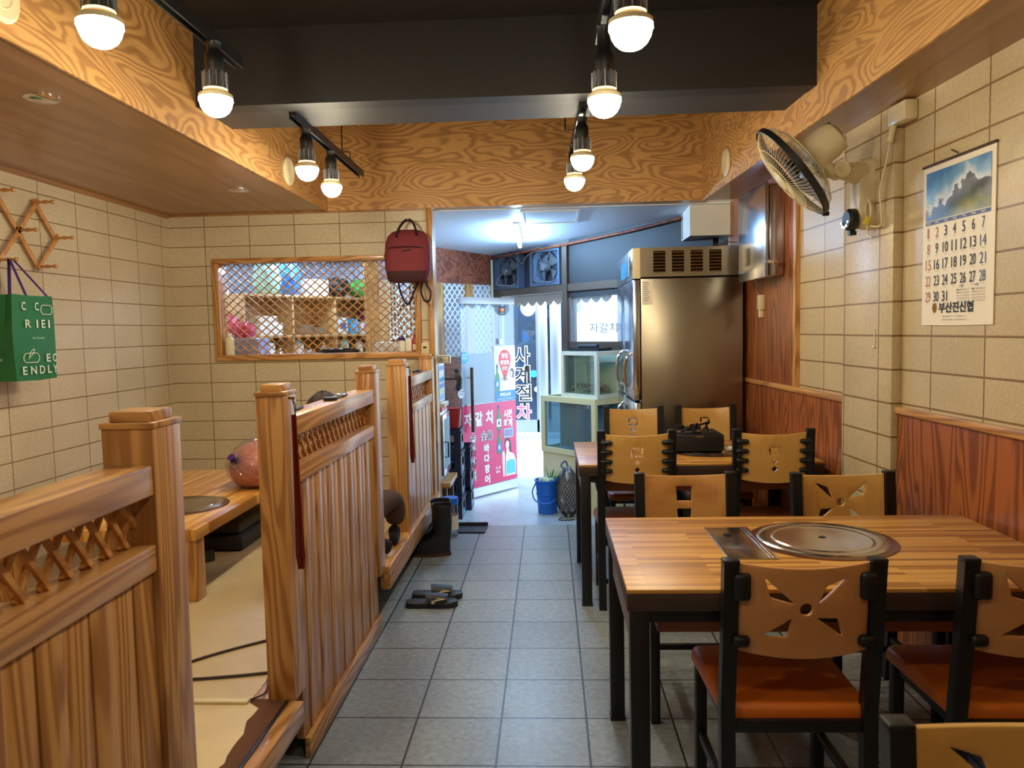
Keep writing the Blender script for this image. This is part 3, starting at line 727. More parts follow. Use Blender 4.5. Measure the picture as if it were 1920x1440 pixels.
b.bx(-.935, -.905, 5.36, 5.44, RZ, RZ+.01, 'maroon_dark', .002); single('eyeglasses', b, 'small dark folded eyeglasses on the rail of the farthest partition', 'glasses', (-.92, 5.3, RZ))

# ------------------------------------------------------------------ low table on the platform
t = thing('low_table', 'low pine dining table on the raised platform with a steel burner lid', 'low table', (-2.15, 4.15, PZ))
TX0, TX1, TY0, TY1, TZt = -2.62, -1.63, 3.39, 4.95, .62
MB().bx(TX0, TX1, TY0, TY1, TZt-.055, TZt, 'block_Y', .004).build('tabletop', t)
for x in (TX0+.06, TX1-.05):
    for y in (TY0+.05, TY1-.06): MB().bx(x-.045, x+.045, y-.045, y+.045, PZ, TZt-.055, 'pine_Z', .004).build('leg', t)
def cooktop(parent, cx, cy, z, r, ctrl, axis=1):
    b = MB(); b.lathe([(0, 0), (r, 0), (r, .003), (r-.012, .005), (0, .005)], (cx, cy, z), 'cooktop_trim', 40)
    b.build('burner_rim', parent)
    b = MB()
    for k, rr in enumerate((r-.03, r-.075)): b.lathe([(rr-.006, .0055), (rr, .009), (rr+.006, .0055)], (cx, cy, z), 'steel_plate', 40, cap=False)
    b.lathe([(0, .0055), (r-.035, .0055), (r-.05, .009), (r-.07, .006), (r*.45, .010), (.02, .0105), (0, .0105)], (cx, cy, z), 'steel_plate', 40)
    b.lathe([(0, .0115), (.012, .0115), (.012, .0108)], (cx, cy, z), 'dark_void', 12)
    b.build('burner_lid', parent)
    if ctrl:
        x0, x1, y0, y1 = ctrl
        b = MB(); b.bx(x0, x1, y0, y1, z, z+.004, 'steel_plate', .001)
        b.bx(x0+.004, x0+.008, y0+.004, y1-.004, z+.004, z+.006, 'chrome').bx(x0+.13, x0+.134, y0+.004, y1-.004, z+.004, z+.006, 'chrome').bx(x0+.14, x0+.146, y0+.004, y1-.004, z+.004, z+.007, 'chrome')
        b.bx(x0+.004, x0+.13, y0+.1, y0+.103, z+.004, z+.0055, 'chrome')
        b.lathe([(0, .0075), (.012, .0075), (.013, .004)], (x0+.06, y1-.1, z), 'dark_void', 12)
        b.build('control_plate', parent)
cooktop(t, -1.93, 3.88, TZt, .235, None)
# tied bag of dried food
t = thing('food_bag', 'clear plastic bag of reddish dried food, tied with a purple twist, on the low table', 'bag', (-1.72, 4.42, TZt))
def blob(mb, c, rx, ry, rz, m, amp=.04, seed=1, seg=28, flat=.25):
    rnd = random.Random(seed); ph = [rnd.uniform(0, 6) for _ in range(6)]; rs = []
    for i in range(15):
        a = -PI/2+PI*i/14; ring = []
        for j in range(seg):
            q = 2*PI*j/seg; k = 1+amp*(math.sin(5*q+ph[0])*math.cos(3*a+ph[1])+.7*math.sin(9*q+ph[2]+4*a)+.5*math.sin(13*a+ph[3]))
            z = rz*math.sin(a)*k
            if z < -rz*(1-flat): z = -rz*(1-flat)
            ring.append(V3(c)+V3((rx*max(math.cos(a), .01)*math.cos(q)*k, ry*max(math.cos(a), .01)*math.sin(q)*k, z)))
        rs.append(ring)
    return mb.rings(rs, m)
BC = V3((-1.72, 4.42, TZt+.118))
b = MB(); blob(b, BC, .165, .20, .14, 'dried_food', .02, 3, flat=.17); b.build('contents', t)
b = MB(); blob(b, BC+V3((0, 0, .004)), .175, .215, .152, 'clear_film', .035, 8, 40, .2)
kx = BC+V3((-.07, -.17, .055))
for i in range(26):
    a = 2*PI*i/26; r = random.Random(i); e_ = V3((.10*math.cos(a), .03, .085*math.sin(a)))*r.uniform(.7, 1.25)
    p_ = kx+e_; d_ = (p_-BC); d_ = V3((d_.x/.178, d_.y/.218, d_.z/.155)); d_.normalize(); q_ = BC+V3((d_.x*.178, d_.y*.218, d_.z*.155))
    m_ = (kx+q_)*.5; d_ = m_-BC; d_ = V3((d_.x/.178, d_.y/.218, d_.z/.155)); d_.normalize(); m_ = BC+V3((d_.x*.178, d_.y*.218, d_.z*.155))
    b.tube([kx, m_, q_], [.004, .005, .0015], 'clear_film', 5)
b.build('plastic_film', t)
b = MB(); kx = BC+V3((-.07, -.17, .055))
b.tube([kx, kx+V3((-.004, -.03, .012)), kx+V3((-.006, -.045, .03))], [.012, .009, .022], 'purple_strap', 10)
b.tube([kx+V3((-.012, -.03, -.005)), kx+V3((.016, -.028, .002)), kx+V3((.01, -.03, .02)), kx+V3((-.014, -.03, .016))], .006, 'purple_strap', 6, closed=True)
b.build('tie', t)
# dark gear under the low table
b = MB(); b.lathe([(0, 0), (.15, 0), (.17, .04), (.16, .17), (.13, .2), (0, .2)], (-1.95, 3.75, PZ), 'black_plastic', 24)
b.cyl((-1.8, 3.75, PZ+.1), (-1.74, 3.8, PZ+.1), .03, 'charcoal'); single('burner_housing', b, 'dark round burner housing standing under the low table', 'burner', (-1.95, 3.75, PZ))
b = MB(); b.bx(-2.3, -1.75, 4.2, 4.8, PZ, PZ+.09, 'charcoal', .03).bx(-2.28, -1.77, 4.22, 4.78, PZ+.092, PZ+.17, 'charcoal', .03); single('floor_cushion', b, 'stack of dark grey floor cushions under the low table', 'cushion', (-2.0, 4.5, PZ))
# loop of black cable and a floor duct
def spline(pts, n=10, closed=False):
    P = [V3(p) for p in pts]; out = []
    for i in range(len(P)-1):
        p0 = P[max(i-1, 0)]; p1 = P[i]; p2 = P[i+1]; p3 = P[min(i+2, len(P)-1)]
        for k in range(n):
            s_ = k/n; out.append(.5*((2*p1)+(p2-p0)*s_+(2*p0-5*p1+4*p2-p3)*s_*s_+(3*p1-p0-3*p2+p3)*s_**3))
    return out+[P[-1]]
b = MB(); b.tube(spline([(-.985, 3.04, PZ+.006), (-1.16, 2.93, PZ+.006), (-1.33, 2.78, PZ+.006), (-1.39, 2.68, PZ+.006), (-1.33, 2.60, PZ+.006), (-1.16, 2.62, PZ+.006), (-1.0, 2.66, PZ+.006)]), .0055, 'table_edge', 8)
single('power_cable', b, 'loop of dark brown cable lying on the platform floor beside the middle partition', 'cable', (-1.2, 2.8, PZ))
b = MB(); b.tube(spline([(-1.0, 2.655, PZ+.006), (-1.02, 2.62, PZ+.005), (-.995, 2.54, PZ+.005), (-.99, 2.49, PZ+.004), (-1.02, 2.45, PZ+.004)]), .003, 'ink_black', 6)
single('thin_wire', b, 'thin black wire curving from the cable to the floor duct', 'wire', (-1.0, 2.55, PZ))
b = MB(); b.bx(-1.6, -1.02, 2.425, 2.450, PZ, PZ+.010, 'cream_paint', .004); single('floor_duct', b, 'thin cream cable duct across the platform floor', 'cable duct', (-1.3, 2.44, PZ))
# second low table behind the nearest partition, seen through its lattice
t = thing('low_table', 'low pine table seen through the lattice of the nearest partition', 'low table', (-1.95, 1.6, PZ))
MB().bx(-2.6, -1.55, .7, 2.3, .565, .62, 'block_Y', .004).build('tabletop', t)
for x in (-2.5, -1.64):
    for y in (.8, 2.2): MB().bx(x-.045, x+.045, y-.045, y+.045, PZ, .565, 'pine_Z', .004).build('leg', t)
t = thing('seat_cushion', 'orange seat cushion on the platform behind the nearest lattice strip', 'cushion', (-1.28, 1.35, PZ))
MB().box((-1.28, 1.35, PZ+.035), (.36, .36, .07), 'orange_vinyl', (0, 0, .2), .03, 3).build('cover', t)
t2 = dup(t, (-1.30, .95, PZ), .1, 'orange seat cushion on the platform behind the partition, farther to the left edge')

# ------------------------------------------------------------------ left wall: folding peg rack, green bag
t = thing('peg_rack', 'wooden accordion peg rack on the left tiled wall', 'coat rack', (-2.885, 4.15, 1.9))
XW = -2.895
pk = {'a': (3.94, 2.285), 'b': (4.10, 2.10), 'c': (3.93, 1.925), 'd': (4.26, 2.275), 'e': (4.42, 2.095), 'f': (4.25, 1.915), 'g': (3.78, 2.10), 'h': (3.62, 2.28), 'i': (3.62, 1.925)}
def slat(p, q, off):
    (y0, z0), (y1, z1) = pk[p], pk[q]; d = V3((0, y1-y0, z1-z0)).normalized()*.02
    MB().bar(V3((XW+off, y0, z0))-d, V3((XW+off, y1, z1))+d, .026, .010, 'oak_X', up=(1, 0, 0), bev=.002).build('slat', t)
for p, q, o_ in (('a', 'b', .018), ('b', 'f', .018), ('c', 'b', .03), ('b', 'd', .03), ('d', 'e', .018), ('f', 'e', .03), ('a', 'g', .03), ('g', 'c', .018), ('g', 'i', .03), ('g', 'h', .018)): slat(p, q, o_)
for k in 'abcdefghi':
    y, z = pk[k]
    MB().lathe([(0, 0), (.007, 0), (.007, .03), (.012, .045), (.008, .06), (.006, .08), (.012, .088), (.012, .098), (.0, .104)], (XW+.03, y, z), 'red_lacquer' if 0 else 'oak_X', 12, Matrix.Rotation(PI/2, 3, 'Y')).build('peg', t)
# reusable bag hanging on a lower peg
t = thing('shopping_bag', 'green shopping bag with white printed letters hanging by purple straps', 'bag', (-2.74, 3.95, 1.30))
fx = -2.68
# the broad printed side faces the aisle, the narrow gusset faces the camera
y0b, y1b, z0b, z1b = 3.745, 4.06, 1.295, 1.735
b = MB()
rs = []
for f in range(8):
    k = f/7; z = z0b+(z1b-z0b)*k; th = .16*(1-.35*k); sag = .012*math.sin(k*PI)
    x1 = fx; x0 = fx-th
    rs.append([V3((x1, y0b-sag, z)), V3((x1+sag, (y0b+y1b)/2, z-.004)), V3((x1, y1b+sag*.5, z)), V3((x0, y1b, z)), V3((x0, (y0b+y1b)/2, z)), V3((x0, y0b, z)), V3(((x0+x1)/2, y0b+.03*k, z))])
b.rings(rs, 'green_bag'); b.build('bag_body', t)
b = MB()
rows = [(1.655, [('C', .03, .03), ('C', .13, .03)]), (1.565, [('R', .05, .042), ('I', .135, .012), ('E', .175, .03), ('I', .23, .012)]), (1.385, [('E', .20, .032), ('C', .25, .03)]), (1.325, [('E', .01, .032), ('N', .07, .045), ('D', .14, .04), ('L', .205, .03), ('Y', .25, .035)])]
for z, ls in rows:
    for ch, dy, wd in ls: b.text(ch, (fx+.0135, y0b+.02+dy, z), (0, 1, 0), (0, 0, 1), wd, .042, 'print_white', .01)
b.text('Eco friendly', (fx+.0135, y0b+.12, 1.505), (0, 1, 0), (0, 0, 1), .09, .012, 'print_white')
for zc, yc, ww in ((1.41, .10, .12), (1.66, .24, .09)):
    P = [(fx+.015, y0b+yc+ww/2*math.cos(a)*(1 if abs(math.cos(a)) > .6 else .98), zc+.024*max(-1, min(1, math.sin(a)*1.5))) for a in [2*PI*i/24 for i in range(24)]]
    b.tube(P, .0022, 'print_white', 4, closed=True)
b.tube(spline([(fx+.015, y0b+.08, 1.405), (fx+.015, y0b+.095, 1.44), (fx+.015, y0b+.125, 1.455), (fx+.015, y0b+.11, 1.43), (fx+.015, y0b+.085, 1.415)], 4), .0018, 'print_white', 4)
b.text('실,', (fx-.12, y0b-.016, 1.395), (1, 0, 0), (0, 0, 1), .06, .06, 'print_white')
b.build('printing', t)
b = MB()
for yy, xx in ((3.86, fx), (4.04, fx)):
    b.bar((xx-.001, yy, 1.72), (-2.80, 3.93+(yy-3.95)*.15, 1.925), .026, .002, 'purple_strap', up=(1, .2, .6))
b.bar((fx-.1, 3.87, 1.72), (-2.81, 3.925, 1.925), .026, .002, 'purple_strap', up=(1, .2, .6))
b.build('strap', t)
b = MB(); b.tube(spline([(-2.80, 3.76, 1.92), (-2.79, 3.80, 1.83), (-2.79, 3.77, 1.76), (-2.80, 3.73, 1.78), (-2.80, 3.74, 1.86), (-2.80, 3.77, 1.93)]), .004, 'black_plastic', 6)
single('cord_strap', b, 'thin black cord hanging beside the green bag on the peg rack', 'cord', (-2.80, 3.75, 1.76))

# ------------------------------------------------------------------ red backpack on the back wall
t = thing('backpack', 'dark red backpack hanging by its handle on the tiled back wall', 'backpack', (-1.03, 5.75, 1.87))
b = MB()
prof = [(1.872, .125, .06), (1.88, .148, .075), (1.96, .168, .085), (2.06, .172, .08), (2.15, .168, .07), (2.21, .150, .06), (2.245, .118, .05), (2.26, .07, .035)]
def sup(cx, cy, z, rx, ry, m=26, p=3.2):
    return [V3((cx+rx*math.copysign(abs(math.cos(a))**(2/p), math.cos(a)), cy+ry*math.copysign(abs(math.sin(a))**(2/p), math.sin(a)), z)) for a in [2*PI*i/m for i in range(m)]]
b.rings([sup(-1.03, 5.79-r2, z, r1, r2) for z, r1, r2 in prof], 'maroon_cloth'); b.build('main_pack', t)
b = MB(); b.rings([sup(-1.035, 5.672, z, r1, r2) for z, r1, r2 in ((1.878, .13, .045), (1.90, .145, .06), (1.95, .15, .064))], 'maroon_dark'); b.build('base_panel', t)
b = MB(); b.rings([sup(-1.035, 5.672, z, r1, r2) for z, r1, r2 in ((1.95, .15, .062), (2.05, .15, .055), (2.115, .145, .038), (2.122, .13, .02))], 'maroon_cloth'); b.build('front_pocket', t)
b = MB(); b.tube(spline([(-1.165, 5.645, 2.118), (-1.1, 5.637, 2.127), (-.96, 5.637, 2.125), (-.905, 5.645, 2.114)]), .004, 'dark_strap', 6); b.tube([(-1.06, 5.618, 2.095), (-1.03, 5.612, 2.10), (-1.0, 5.618, 2.105)], .004, 'bronze_frame', 6)
b.tube(spline([(-1.195, 5.70, 2.10), (-1.20, 5.69, 2.08), (-1.205, 5.69, 2.06)]), .003, 'bronze_frame', 6); b.build('zip', t)
b = MB(); b.tube(spline([(-1.105, 5.665, 2.20), (-1.095, 5.68, 2.25), (-1.06, 5.72, 2.315), (-1.025, 5.74, 2.335), (-.99, 5.72, 2.31), (-.965, 5.69, 2.26), (-.955, 5.668, 2.21)]), [.014]*61, 'dark_strap', 8, flat=.6); b.build('handle', t)
for x in (-1.105, -.955): MB().ball((x, 5.655, 2.19), .007, 'chrome', 8).build('rivet', t)
for pts in ([(-1.12, 5.76, 1.89), (-1.10, 5.74, 1.80), (-1.06, 5.735, 1.715), (-1.03, 5.735, 1.73), (-1.00, 5.74, 1.80), (-.965, 5.745, 1.88)], [(-.935, 5.76, 1.89), (-.945, 5.74, 1.80), (-.915, 5.735, 1.73), (-.88, 5.735, 1.74), (-.875, 5.74, 1.80), (-.90, 5.745, 1.85), (-.915, 5.75, 1.88)]):
    sp = spline(pts); MB().tube(sp, [.016]*len(sp), 'dark_strap', 8, flat=.45).build('strap', t)
b = MB(); b.cyl((-1.025, 5.83, 2.33), (-1.025, 5.725, 2.335), .005, 'chrome', seg=8); b.ball((-1.025, 5.72, 2.337), .009, 'chrome', 10); single('wall_hook', b, 'small metal hook holding the red backpack', 'hook', (-1.025, 5.82, 2.33))
b = MB(); b.bx(-.965, -.905, 5.79, 5.83, 1.335, 1.42, 'aged_plastic', .004).bx(-.95, -.925, 5.784, 5.79, 1.38, 1.392, 'ink_black'); single('wall_switch', b, 'cream wall switch on the back wall right of the kitchen window', 'switch', (-.935, 5.82, 1.335))

# ------------------------------------------------------------------ bottles on the kitchen window sill
SZ = 1.3555
def bottle(name, x, y, z, r, h, body, capm, label, neck=.4, cap_h=.02, grp=None, flat=1, shoulder=.72, band=None):
    t = thing(name, label, 'bottle', (x, y, z), 0, grp)
    Mx = Matrix.Diagonal((1, flat, 1))
    MB().lathe([(0, 0), (r*.95, 0), (r, .004), (r, h*shoulder), (r*.9, h*(shoulder+.06)), (r*neck, h*(shoulder+.14)), (r*neck, h-cap_h)], (x, y, z), body, 20, Mx).build('body', t)
    MB().lathe([(0, 0), (r*neck*1.25, 0), (r*neck*1.25, cap_h), (r*neck*1.1, cap_h+.003), (0, cap_h+.003)], (x, y, z+h-cap_h), capm, 16, Mx).build('cap', t)
    if band: MB().lathe([(r+.0008, h*.18), (r+.0008, h*.55)], (x, y, z), band, 20, Mx, cap=False).build('label', t)
    return t
bottle('sauce_bottle', -2.465, 5.845, SZ, .034, .165, 'print_cream', 'white_plastic', 'cream plastic bottle at the left end of the kitchen window sill')
bottle('pill_bottle', -1.125, 5.86, SZ, .026, .105, 'white_plastic', 'purple_strap', 'small white bottle with a blue cap on the right end of the window sill', .8, .03, shoulder=.8)
b = MB(); b.bx(-1.095, -1.045, 5.84, 5.88, SZ, SZ+.10, 'white_plastic', .008); single('tea_box', b, 'plain cream carton between the blue-capped bottle and the red tin', 'box', (-1.07, 5.86, SZ))
t = thing('spice_tin', 'red and cream spice tin at the right corner of the window sill', 'tin', (-1.025, 5.85, SZ))
MB().bx(-1.042, -1.008, 5.835, 5.875, SZ, SZ+.10, 'red_plastic', .003).build('can_body', t)
MB().bx(-1.036, -1.012, 5.833, 5.8345, SZ+.01, SZ+.055, 'print_cream').build('label', t)
MB().lathe([(0, 0), (.013, 0), (.011, .03), (0, .035)], (-1.025, 5.855, SZ+.10), 'red_plastic', 12).build('lid', t)
b = MB(); blob(b, (-1.62, 5.90, SZ+.012), .16, .03, .022, 'ink_black', .08, 5, flat=.4); single('dark_cloth', b, 'crumpled black cloth lying in the middle of the window sill', 'cloth', (-1.62, 5.9, SZ))

# ------------------------------------------------------------------ kitchen behind the window
b = MB(); b.box((-1.62, 7.05, .95), (.13, .13, 2.6), 'pine_Z', (0, 0, .3)); o = b.build('trim_8'); o['kind'] = 'structure'
# angled shelf unit
KO, KA = V3((-2.86, 6.55, 0)), math.atan2(2.0, 1.05)
kd = V3((math.cos(KA), math.sin(KA), 0)); kn = V3((math.sin(KA), -math.cos(KA), 0))
def KP(s_, z, o_=0): return KO+kd*s_+kn*o_+V3((0, 0, z))
t = thing('kitchen_shelf', 'wooden kitchen shelf unit packed with dishes behind the lattice window', 'shelf', tuple(KO), KA)
def kbox(s0, s1, o0, o1, z0, z1, m, name):
    mb = MB(); mb.bx(s0, s1, -o1, -o0, z0, z1, m, .002); return mb.build(name, t, world=False)
kbox(0, 2.25, 0, .02, -.15, 1.86, 'shelfwood_X', 'back_board')
for z in (1.275, 1.50, 1.86): kbox(0, 2.25, .02, .34, z-.022, z, 'shelfwood_X', 'shelf_board')
for s_ in (0, .55, 1.1, 1.7, 2.23): kbox(s_, s_+.02, .02, .33, 1.275, 1.84, 'shelfwood_X', 'divider')
kbox(0, 2.25, .02, .36, -.15, 1.25, 'shelfwood_X', 'base_cabinet')
def kth(name, label, cat, s_, z, o_=.17, grp=None): return thing(name, label, cat, tuple(KP(s_, z, o_)), KA, grp)
def carton(name, s_, z, w_, d_, h_, m, label, cat='box', grp=None, o_=.2, m2=None):
    mb = MB(); mb.bx(-w_/2, w_/2, -d_/2, d_/2, 0, h_, m, .006)
    if m2: mb.bx(-w_*.3, w_*.3, -d_/2-.001, -d_/2, h_*.3, h_*.7, m2)
    o = mb.build(name); o.location = KP(s_, z, o_); o.rotation_euler = (0, 0, KA); return tag(o, label, cat, grp)
# stacked white plates
pl = MB(); pl.lathe([(0, 0), (.06, 0), (.10, .012), (.105, .014), (.06, .006), (0, .006)], (0, 0, 0), 'white_plastic', 20)
plate = pl.build('dinner_plate'); tag(plate, 'white plate in the stack on the middle kitchen shelf', 'plate', 'white plates stacked on the kitchen shelf'); plate.location = KP(.8, 1.50, .2)
NTH = ['bottom', 'second', 'third', 'fourth', 'fifth', 'sixth', 'seventh', 'eighth', 'ninth']
plate['label'] = 'bottom white plate of the taller stack on the middle kitchen shelf'
for k in range(1, 7):
    c = plate.copy(); COL.objects.link(c); c.location = KP(.8, 1.50+.013*k, .2); c['label'] = NTH[k]+' white plate from the bottom of the taller stack on the kitchen shelf'
for k in range(5):
    c = plate.copy(); COL.objects.link(c); c.location = KP(.98, 1.50+.013*k, .2); c['label'] = NTH[k]+' white plate in the lower stack on the kitchen shelf, counted upwards'
carton('paper_bundle', .33, 1.50, .26, .2, .11, 'paper_white', 'thick white bundle of paper on the left middle kitchen shelf', 'paper', m2='paper')
carton('paper_bundle', .30, 1.612, .22, .18, .06, 'paper', 'cream bundle of paper on top of the white one on the kitchen shelf', 'paper')
bottle('vase', *KP(.12, 1.50, .22), .04, .13, 'mint_bag', 'white_plastic', 'pale round jar at the left end of the middle kitchen shelf')
carton('medicine_box', 1.28, 1.50, .14, .12, .16, 'white_paint', 'white box with a blue stripe on the middle kitchen shelf', 'box', m2='ink_blue')
carton('medicine_box', 1.45, 1.50, .10, .12, .15, 'sky_sticker', 'pale blue carton beside the white box on the kitchen shelf', 'box')
carton('tissue_box', 1.62, 1.50, .12, .12, .12, 'white_paint', 'small white carton at the far end of the middle kitchen shelf', 'box', m2='pink_film')
carton('red_canister', 1.62, 1.625, .05, .05, .12, 'maroon_cloth', 'dark red canister standing on the far white carton', 'canister')
carton('storage_box', 1.86, 1.50, .16, .16, .16, 'kitchen_tile' if 0 else 'white_paint', 'white carton with blue print far along the kitchen shelf', 'box', m2='ink_blue')
carton('storage_box', 2.08, 1.50, .12, .14, .12, 'lav_panel', 'blue-grey box at the very end of the kitchen shelf', 'box')
# upper board
carton('kitchen_carton', .94, 1.86, .24, .2, .16, 'white_paint', 'white carton on top of the kitchen shelf', 'box')
def sackbag(name, s_, z, rx, ry, rz, m, label, seed):
    mb = MB(); p = KP(s_, z+rz*.8, .2); blob(mb, p, rx, ry, rz, m, .09, seed, 24, .2); return single(name, mb, label, 'bag', tuple(KP(s_, z, .2)))
sackbag('plastic_bag', .38, 1.86, .12, .11, .17, 'mint_bag', 'pale green plastic bag on top of the kitchen shelf', 11)
sackbag('plastic_bag', .64, 1.86, .11, .11, .20, 'blue_bag', 'bright blue plastic bag on top of the kitchen shelf', 12)
sackbag('plastic_bag', 1.26, 2.02, .14, .12, .10, 'ink_black', 'black plastic bag on the top right of the kitchen shelf', 13).location.z = 1.87
sackbag('plastic_bag', 1.62, 2.02, .13, .12, .10, 'leaf_green', 'green plastic bag at the far top of the kitchen shelf', 14).location.z = 1.87
# lower level bottles
for i, (s_, r, h, m, cm, nm, lb) in enumerate((
    (.10, .05, .19, 'ink_red', 'white_plastic', 'sauce_bottle', 'reddish bottle at the left of the lower kitchen shelf'),
    (.32, .07, .26, 'white_plastic', 'white_plastic', 'milk_jug', 'tall white jug on the lower kitchen shelf'),
    (.47, .03, .12, 'chrome', 'chrome', 'shaker', 'small metal shaker beside the tall white jug'),
    (.68, .06, .21, 'white_plastic', 'sky_sticker', 'milk_jug', 'white jug in the second bay of the lower kitchen shelf'),
    (.84, .045, .12, 'paper_white', 'ink_black', 'jar', 'striped jar in the second bay of the lower kitchen shelf'),
    (1.02, .03, .17, 'white_plastic', 'white_plastic', 'detergent_bottle', 'slim white bottle near the middle of the lower kitchen shelf'),
    (1.30, .05, .22, 'mint_bag', 'leaf_green', 'detergent_bottle', 'pale bottle with a green cap on the lower kitchen shelf'),
    (1.52, .04, .20, 'white_plastic', 'ink_blue', 'detergent_bottle', 'white bottle with a blue cap on the lower kitchen shelf'),
    (1.82, .05, .15, 'maroon_cloth', 'white_plastic', 'jar', 'dark red jar on the far lower kitchen shelf'),
    (1.98, .05, .13, 'lav_panel', 'white_plastic', 'jar', 'blue-grey jar at the far end of the lower kitchen shelf'))):
    p = KP(s_, 1.276, .24); bottle(nm, p.x, p.y, p.z, r, min(h*.85, .195), m, cm, lb, band='ink_grey' if nm == 'jar' else None)
# refrigerator, bag and flasks at the left
t = thing('small_refrigerator', 'lavender grey small refrigerator behind the left of the kitchen window', 'refrigerator', (-2.44, 6.12, -.16))
MB().bx(-2.58, -2.30, 6.04, 6.24, -.16, 1.48, 'lav_panel', .01).build('cabinet', t)
MB().bx(-2.58, -2.30, 6.01, 6.038, .4, 1.475, 'lav_panel', .008).build('door', t)
t = thing('dish_rack_counter', 'dark cabinet at the left end of the kitchen', 'cabinet', (-2.9, 6.2, -.16))
MB().bx(-3.2, -2.62, 6.05, 6.35, -.16, 1.5, 'table_edge', .006).build('body', t)
MB().bx(-3.2, -2.62, 6.032, 6.048, 1.0, 1.48, 'dark_void', .004).build('door', t)
b = MB(); blob(b, (-2.70, 6.20, 1.585), .15, .1, .10, 'pink_cloth', .09, 21, flat=.2); single('pink_bundle', b, 'pink cloth bundle lying on the refrigerator behind the lattice', 'cloth', (-2.70, 6.20, 1.51))
b = MB(); blob(b, (-2.46, 6.13, 1.54), .09, .07, .07, 'pink_film', .06, 22, flat=.2); single('pink_bundle', b, 'smaller deep pink bundle to the right of the cloth on the refrigerator', 'cloth', (-2.46, 6.13, 1.49))
t = thing('kitchen_worktop', 'narrow steel rack shelf carrying tall flasks at the left of the kitchen', 'rack', (-2.95, 6.75, -.16))
MB().bx(-3.3, -2.87, 6.68, 6.9, 1.60, 1.62, 'aluminium', .002).build('shelf_board', t)
for x in (-3.28, -2.89): MB().bx(x-.01, x+.01, 6.78, 6.80, -.16, 1.60, 'aluminium').build('post', t)
for i in range(3): bottle('thermos_flask', -3.17+.14*i, 6.79, 1.62, .042, .30, 'aluminium', 'white_plastic', ['leftmost of the three tall steel flasks behind the lattice window', 'middle tall steel flask behind the lattice window', 'tall steel flask on the right of the three behind the lattice'][i], .7, .05, 'steel flasks in the kitchen', band='lav_panel')
for i, (x, y) in enumerate(((-2.2, 6.9),)):
    t = thing('ceiling_light', 'cold white tube light on the kitchen ceiling', 'ceiling light', (x, y, cz(y)))
    MB().bx(x-.5, x+.5, y-.05, y+.05, cz(y)-.03, cz(y)-.006, 'white_paint', .004).build('fixture_body', t)
    MB().cyl((x-.47, y, cz(y)-.05), (x+.47, y, cz(y)-.05), .016, 'kitchen_glow', seg=10).build('tube', t)
# chrome strainers hanging near the column
for i, x in enumerate((-1.365, -1.195)):
    y = 6.75
    b = MB(); b.bx(x-.034, x+.034, y, y+.012, 1.44, 2.06, 'paper_white', .003)
    for j in range(12):
        for k in range(2): b.ball((x-.015+.03*k, y-.002, 1.48+.046*j), (.007, .004, .015), 'ink_black', 6)
    single('perforated_strip', b, ['white perforated hanging strip behind the window, beside the wooden column', 'white perforated hanging strip behind the window, under the backpack'][i], 'strainer', (x, y, 1.44), 'perforated strips')
b = MB(); b.bx(-1.10, -1.03, 6.75, 6.762, 1.44, 2.38, 'lav_panel', .003); single('hanging_panel', b, 'blue-grey hanging panel at the far right behind the window', 'panel', (-1.06, 6.75, 1.44))
b = MB(); b.bx(-1.5, -1.15, 6.55, 6.9, 1.33, 1.42, 'white_paint', .008); b.bx(-1.5, -1.15, 6.55, 6.9, -.15, 1.33, 'aluminium', .004); single('counter', b, 'white counter under the perforated strips behind the window', 'counter', (-1.28, 6.7, -.15))

# ------------------------------------------------------------------ ceiling tracks and bulbs
def track(x, y0, y1, x1, label, hang=()):
    t = thing('track_rail', label, 'track rail', (x, (y0+y1)/2, 2.555), 0, 'black lighting tracks')
    b = MB(); d = (x1-x)
    for off, w_, z0, z1 in ((0, .036, 2.575, 2.60), (-.015, .006, 2.555, 2.575), (.015, .006, 2.555, 2.575)):
        b.prism([(x+off-w_/2, y0, z0), (x+off+w_/2, y0, z0), (x1+off+w_/2, y1, z0), (x1+off-w_/2, y1, z0)], (0, 0, z1-z0), 'black_metal')
    b.build('rail', t)
    for hy in hang:
        hx = x+(x1-x)*(hy-y0)/(y1-y0)
        zt = 2.59 if 3.65 < hy < 4.05 else (2.94 if hy < 4 else 3.22)
        b = MB(); b.cyl((hx-.05, hy, 2.66), (hx-.05, hy, zt), .004, 'black_metal', seg=8); b.tube([(hx-.05, hy, 2.66), (hx, hy, 2.66), (hx, hy, 2.60)], .004, 'black_metal', 8); b.build('hanger_rod', t)
track(-1.21, -1.6, 3.07, -1.205, 'black lighting track above the sitting platform, nearer run', (0.5, 2.6))
track(-1.235, 3.80, 5.25, -1.25, 'short black lighting track over the platform beyond the dark beam', (4.95, 3.95))
track(.235, -1.6, 2.96, .21, 'black lighting track above the aisle tables, nearer run', (0.5, 2.5))
track(.185, 3.80, 4.72, .165, 'short black lighting track beyond the dark beam towards the doorway', (4.6, 3.95))
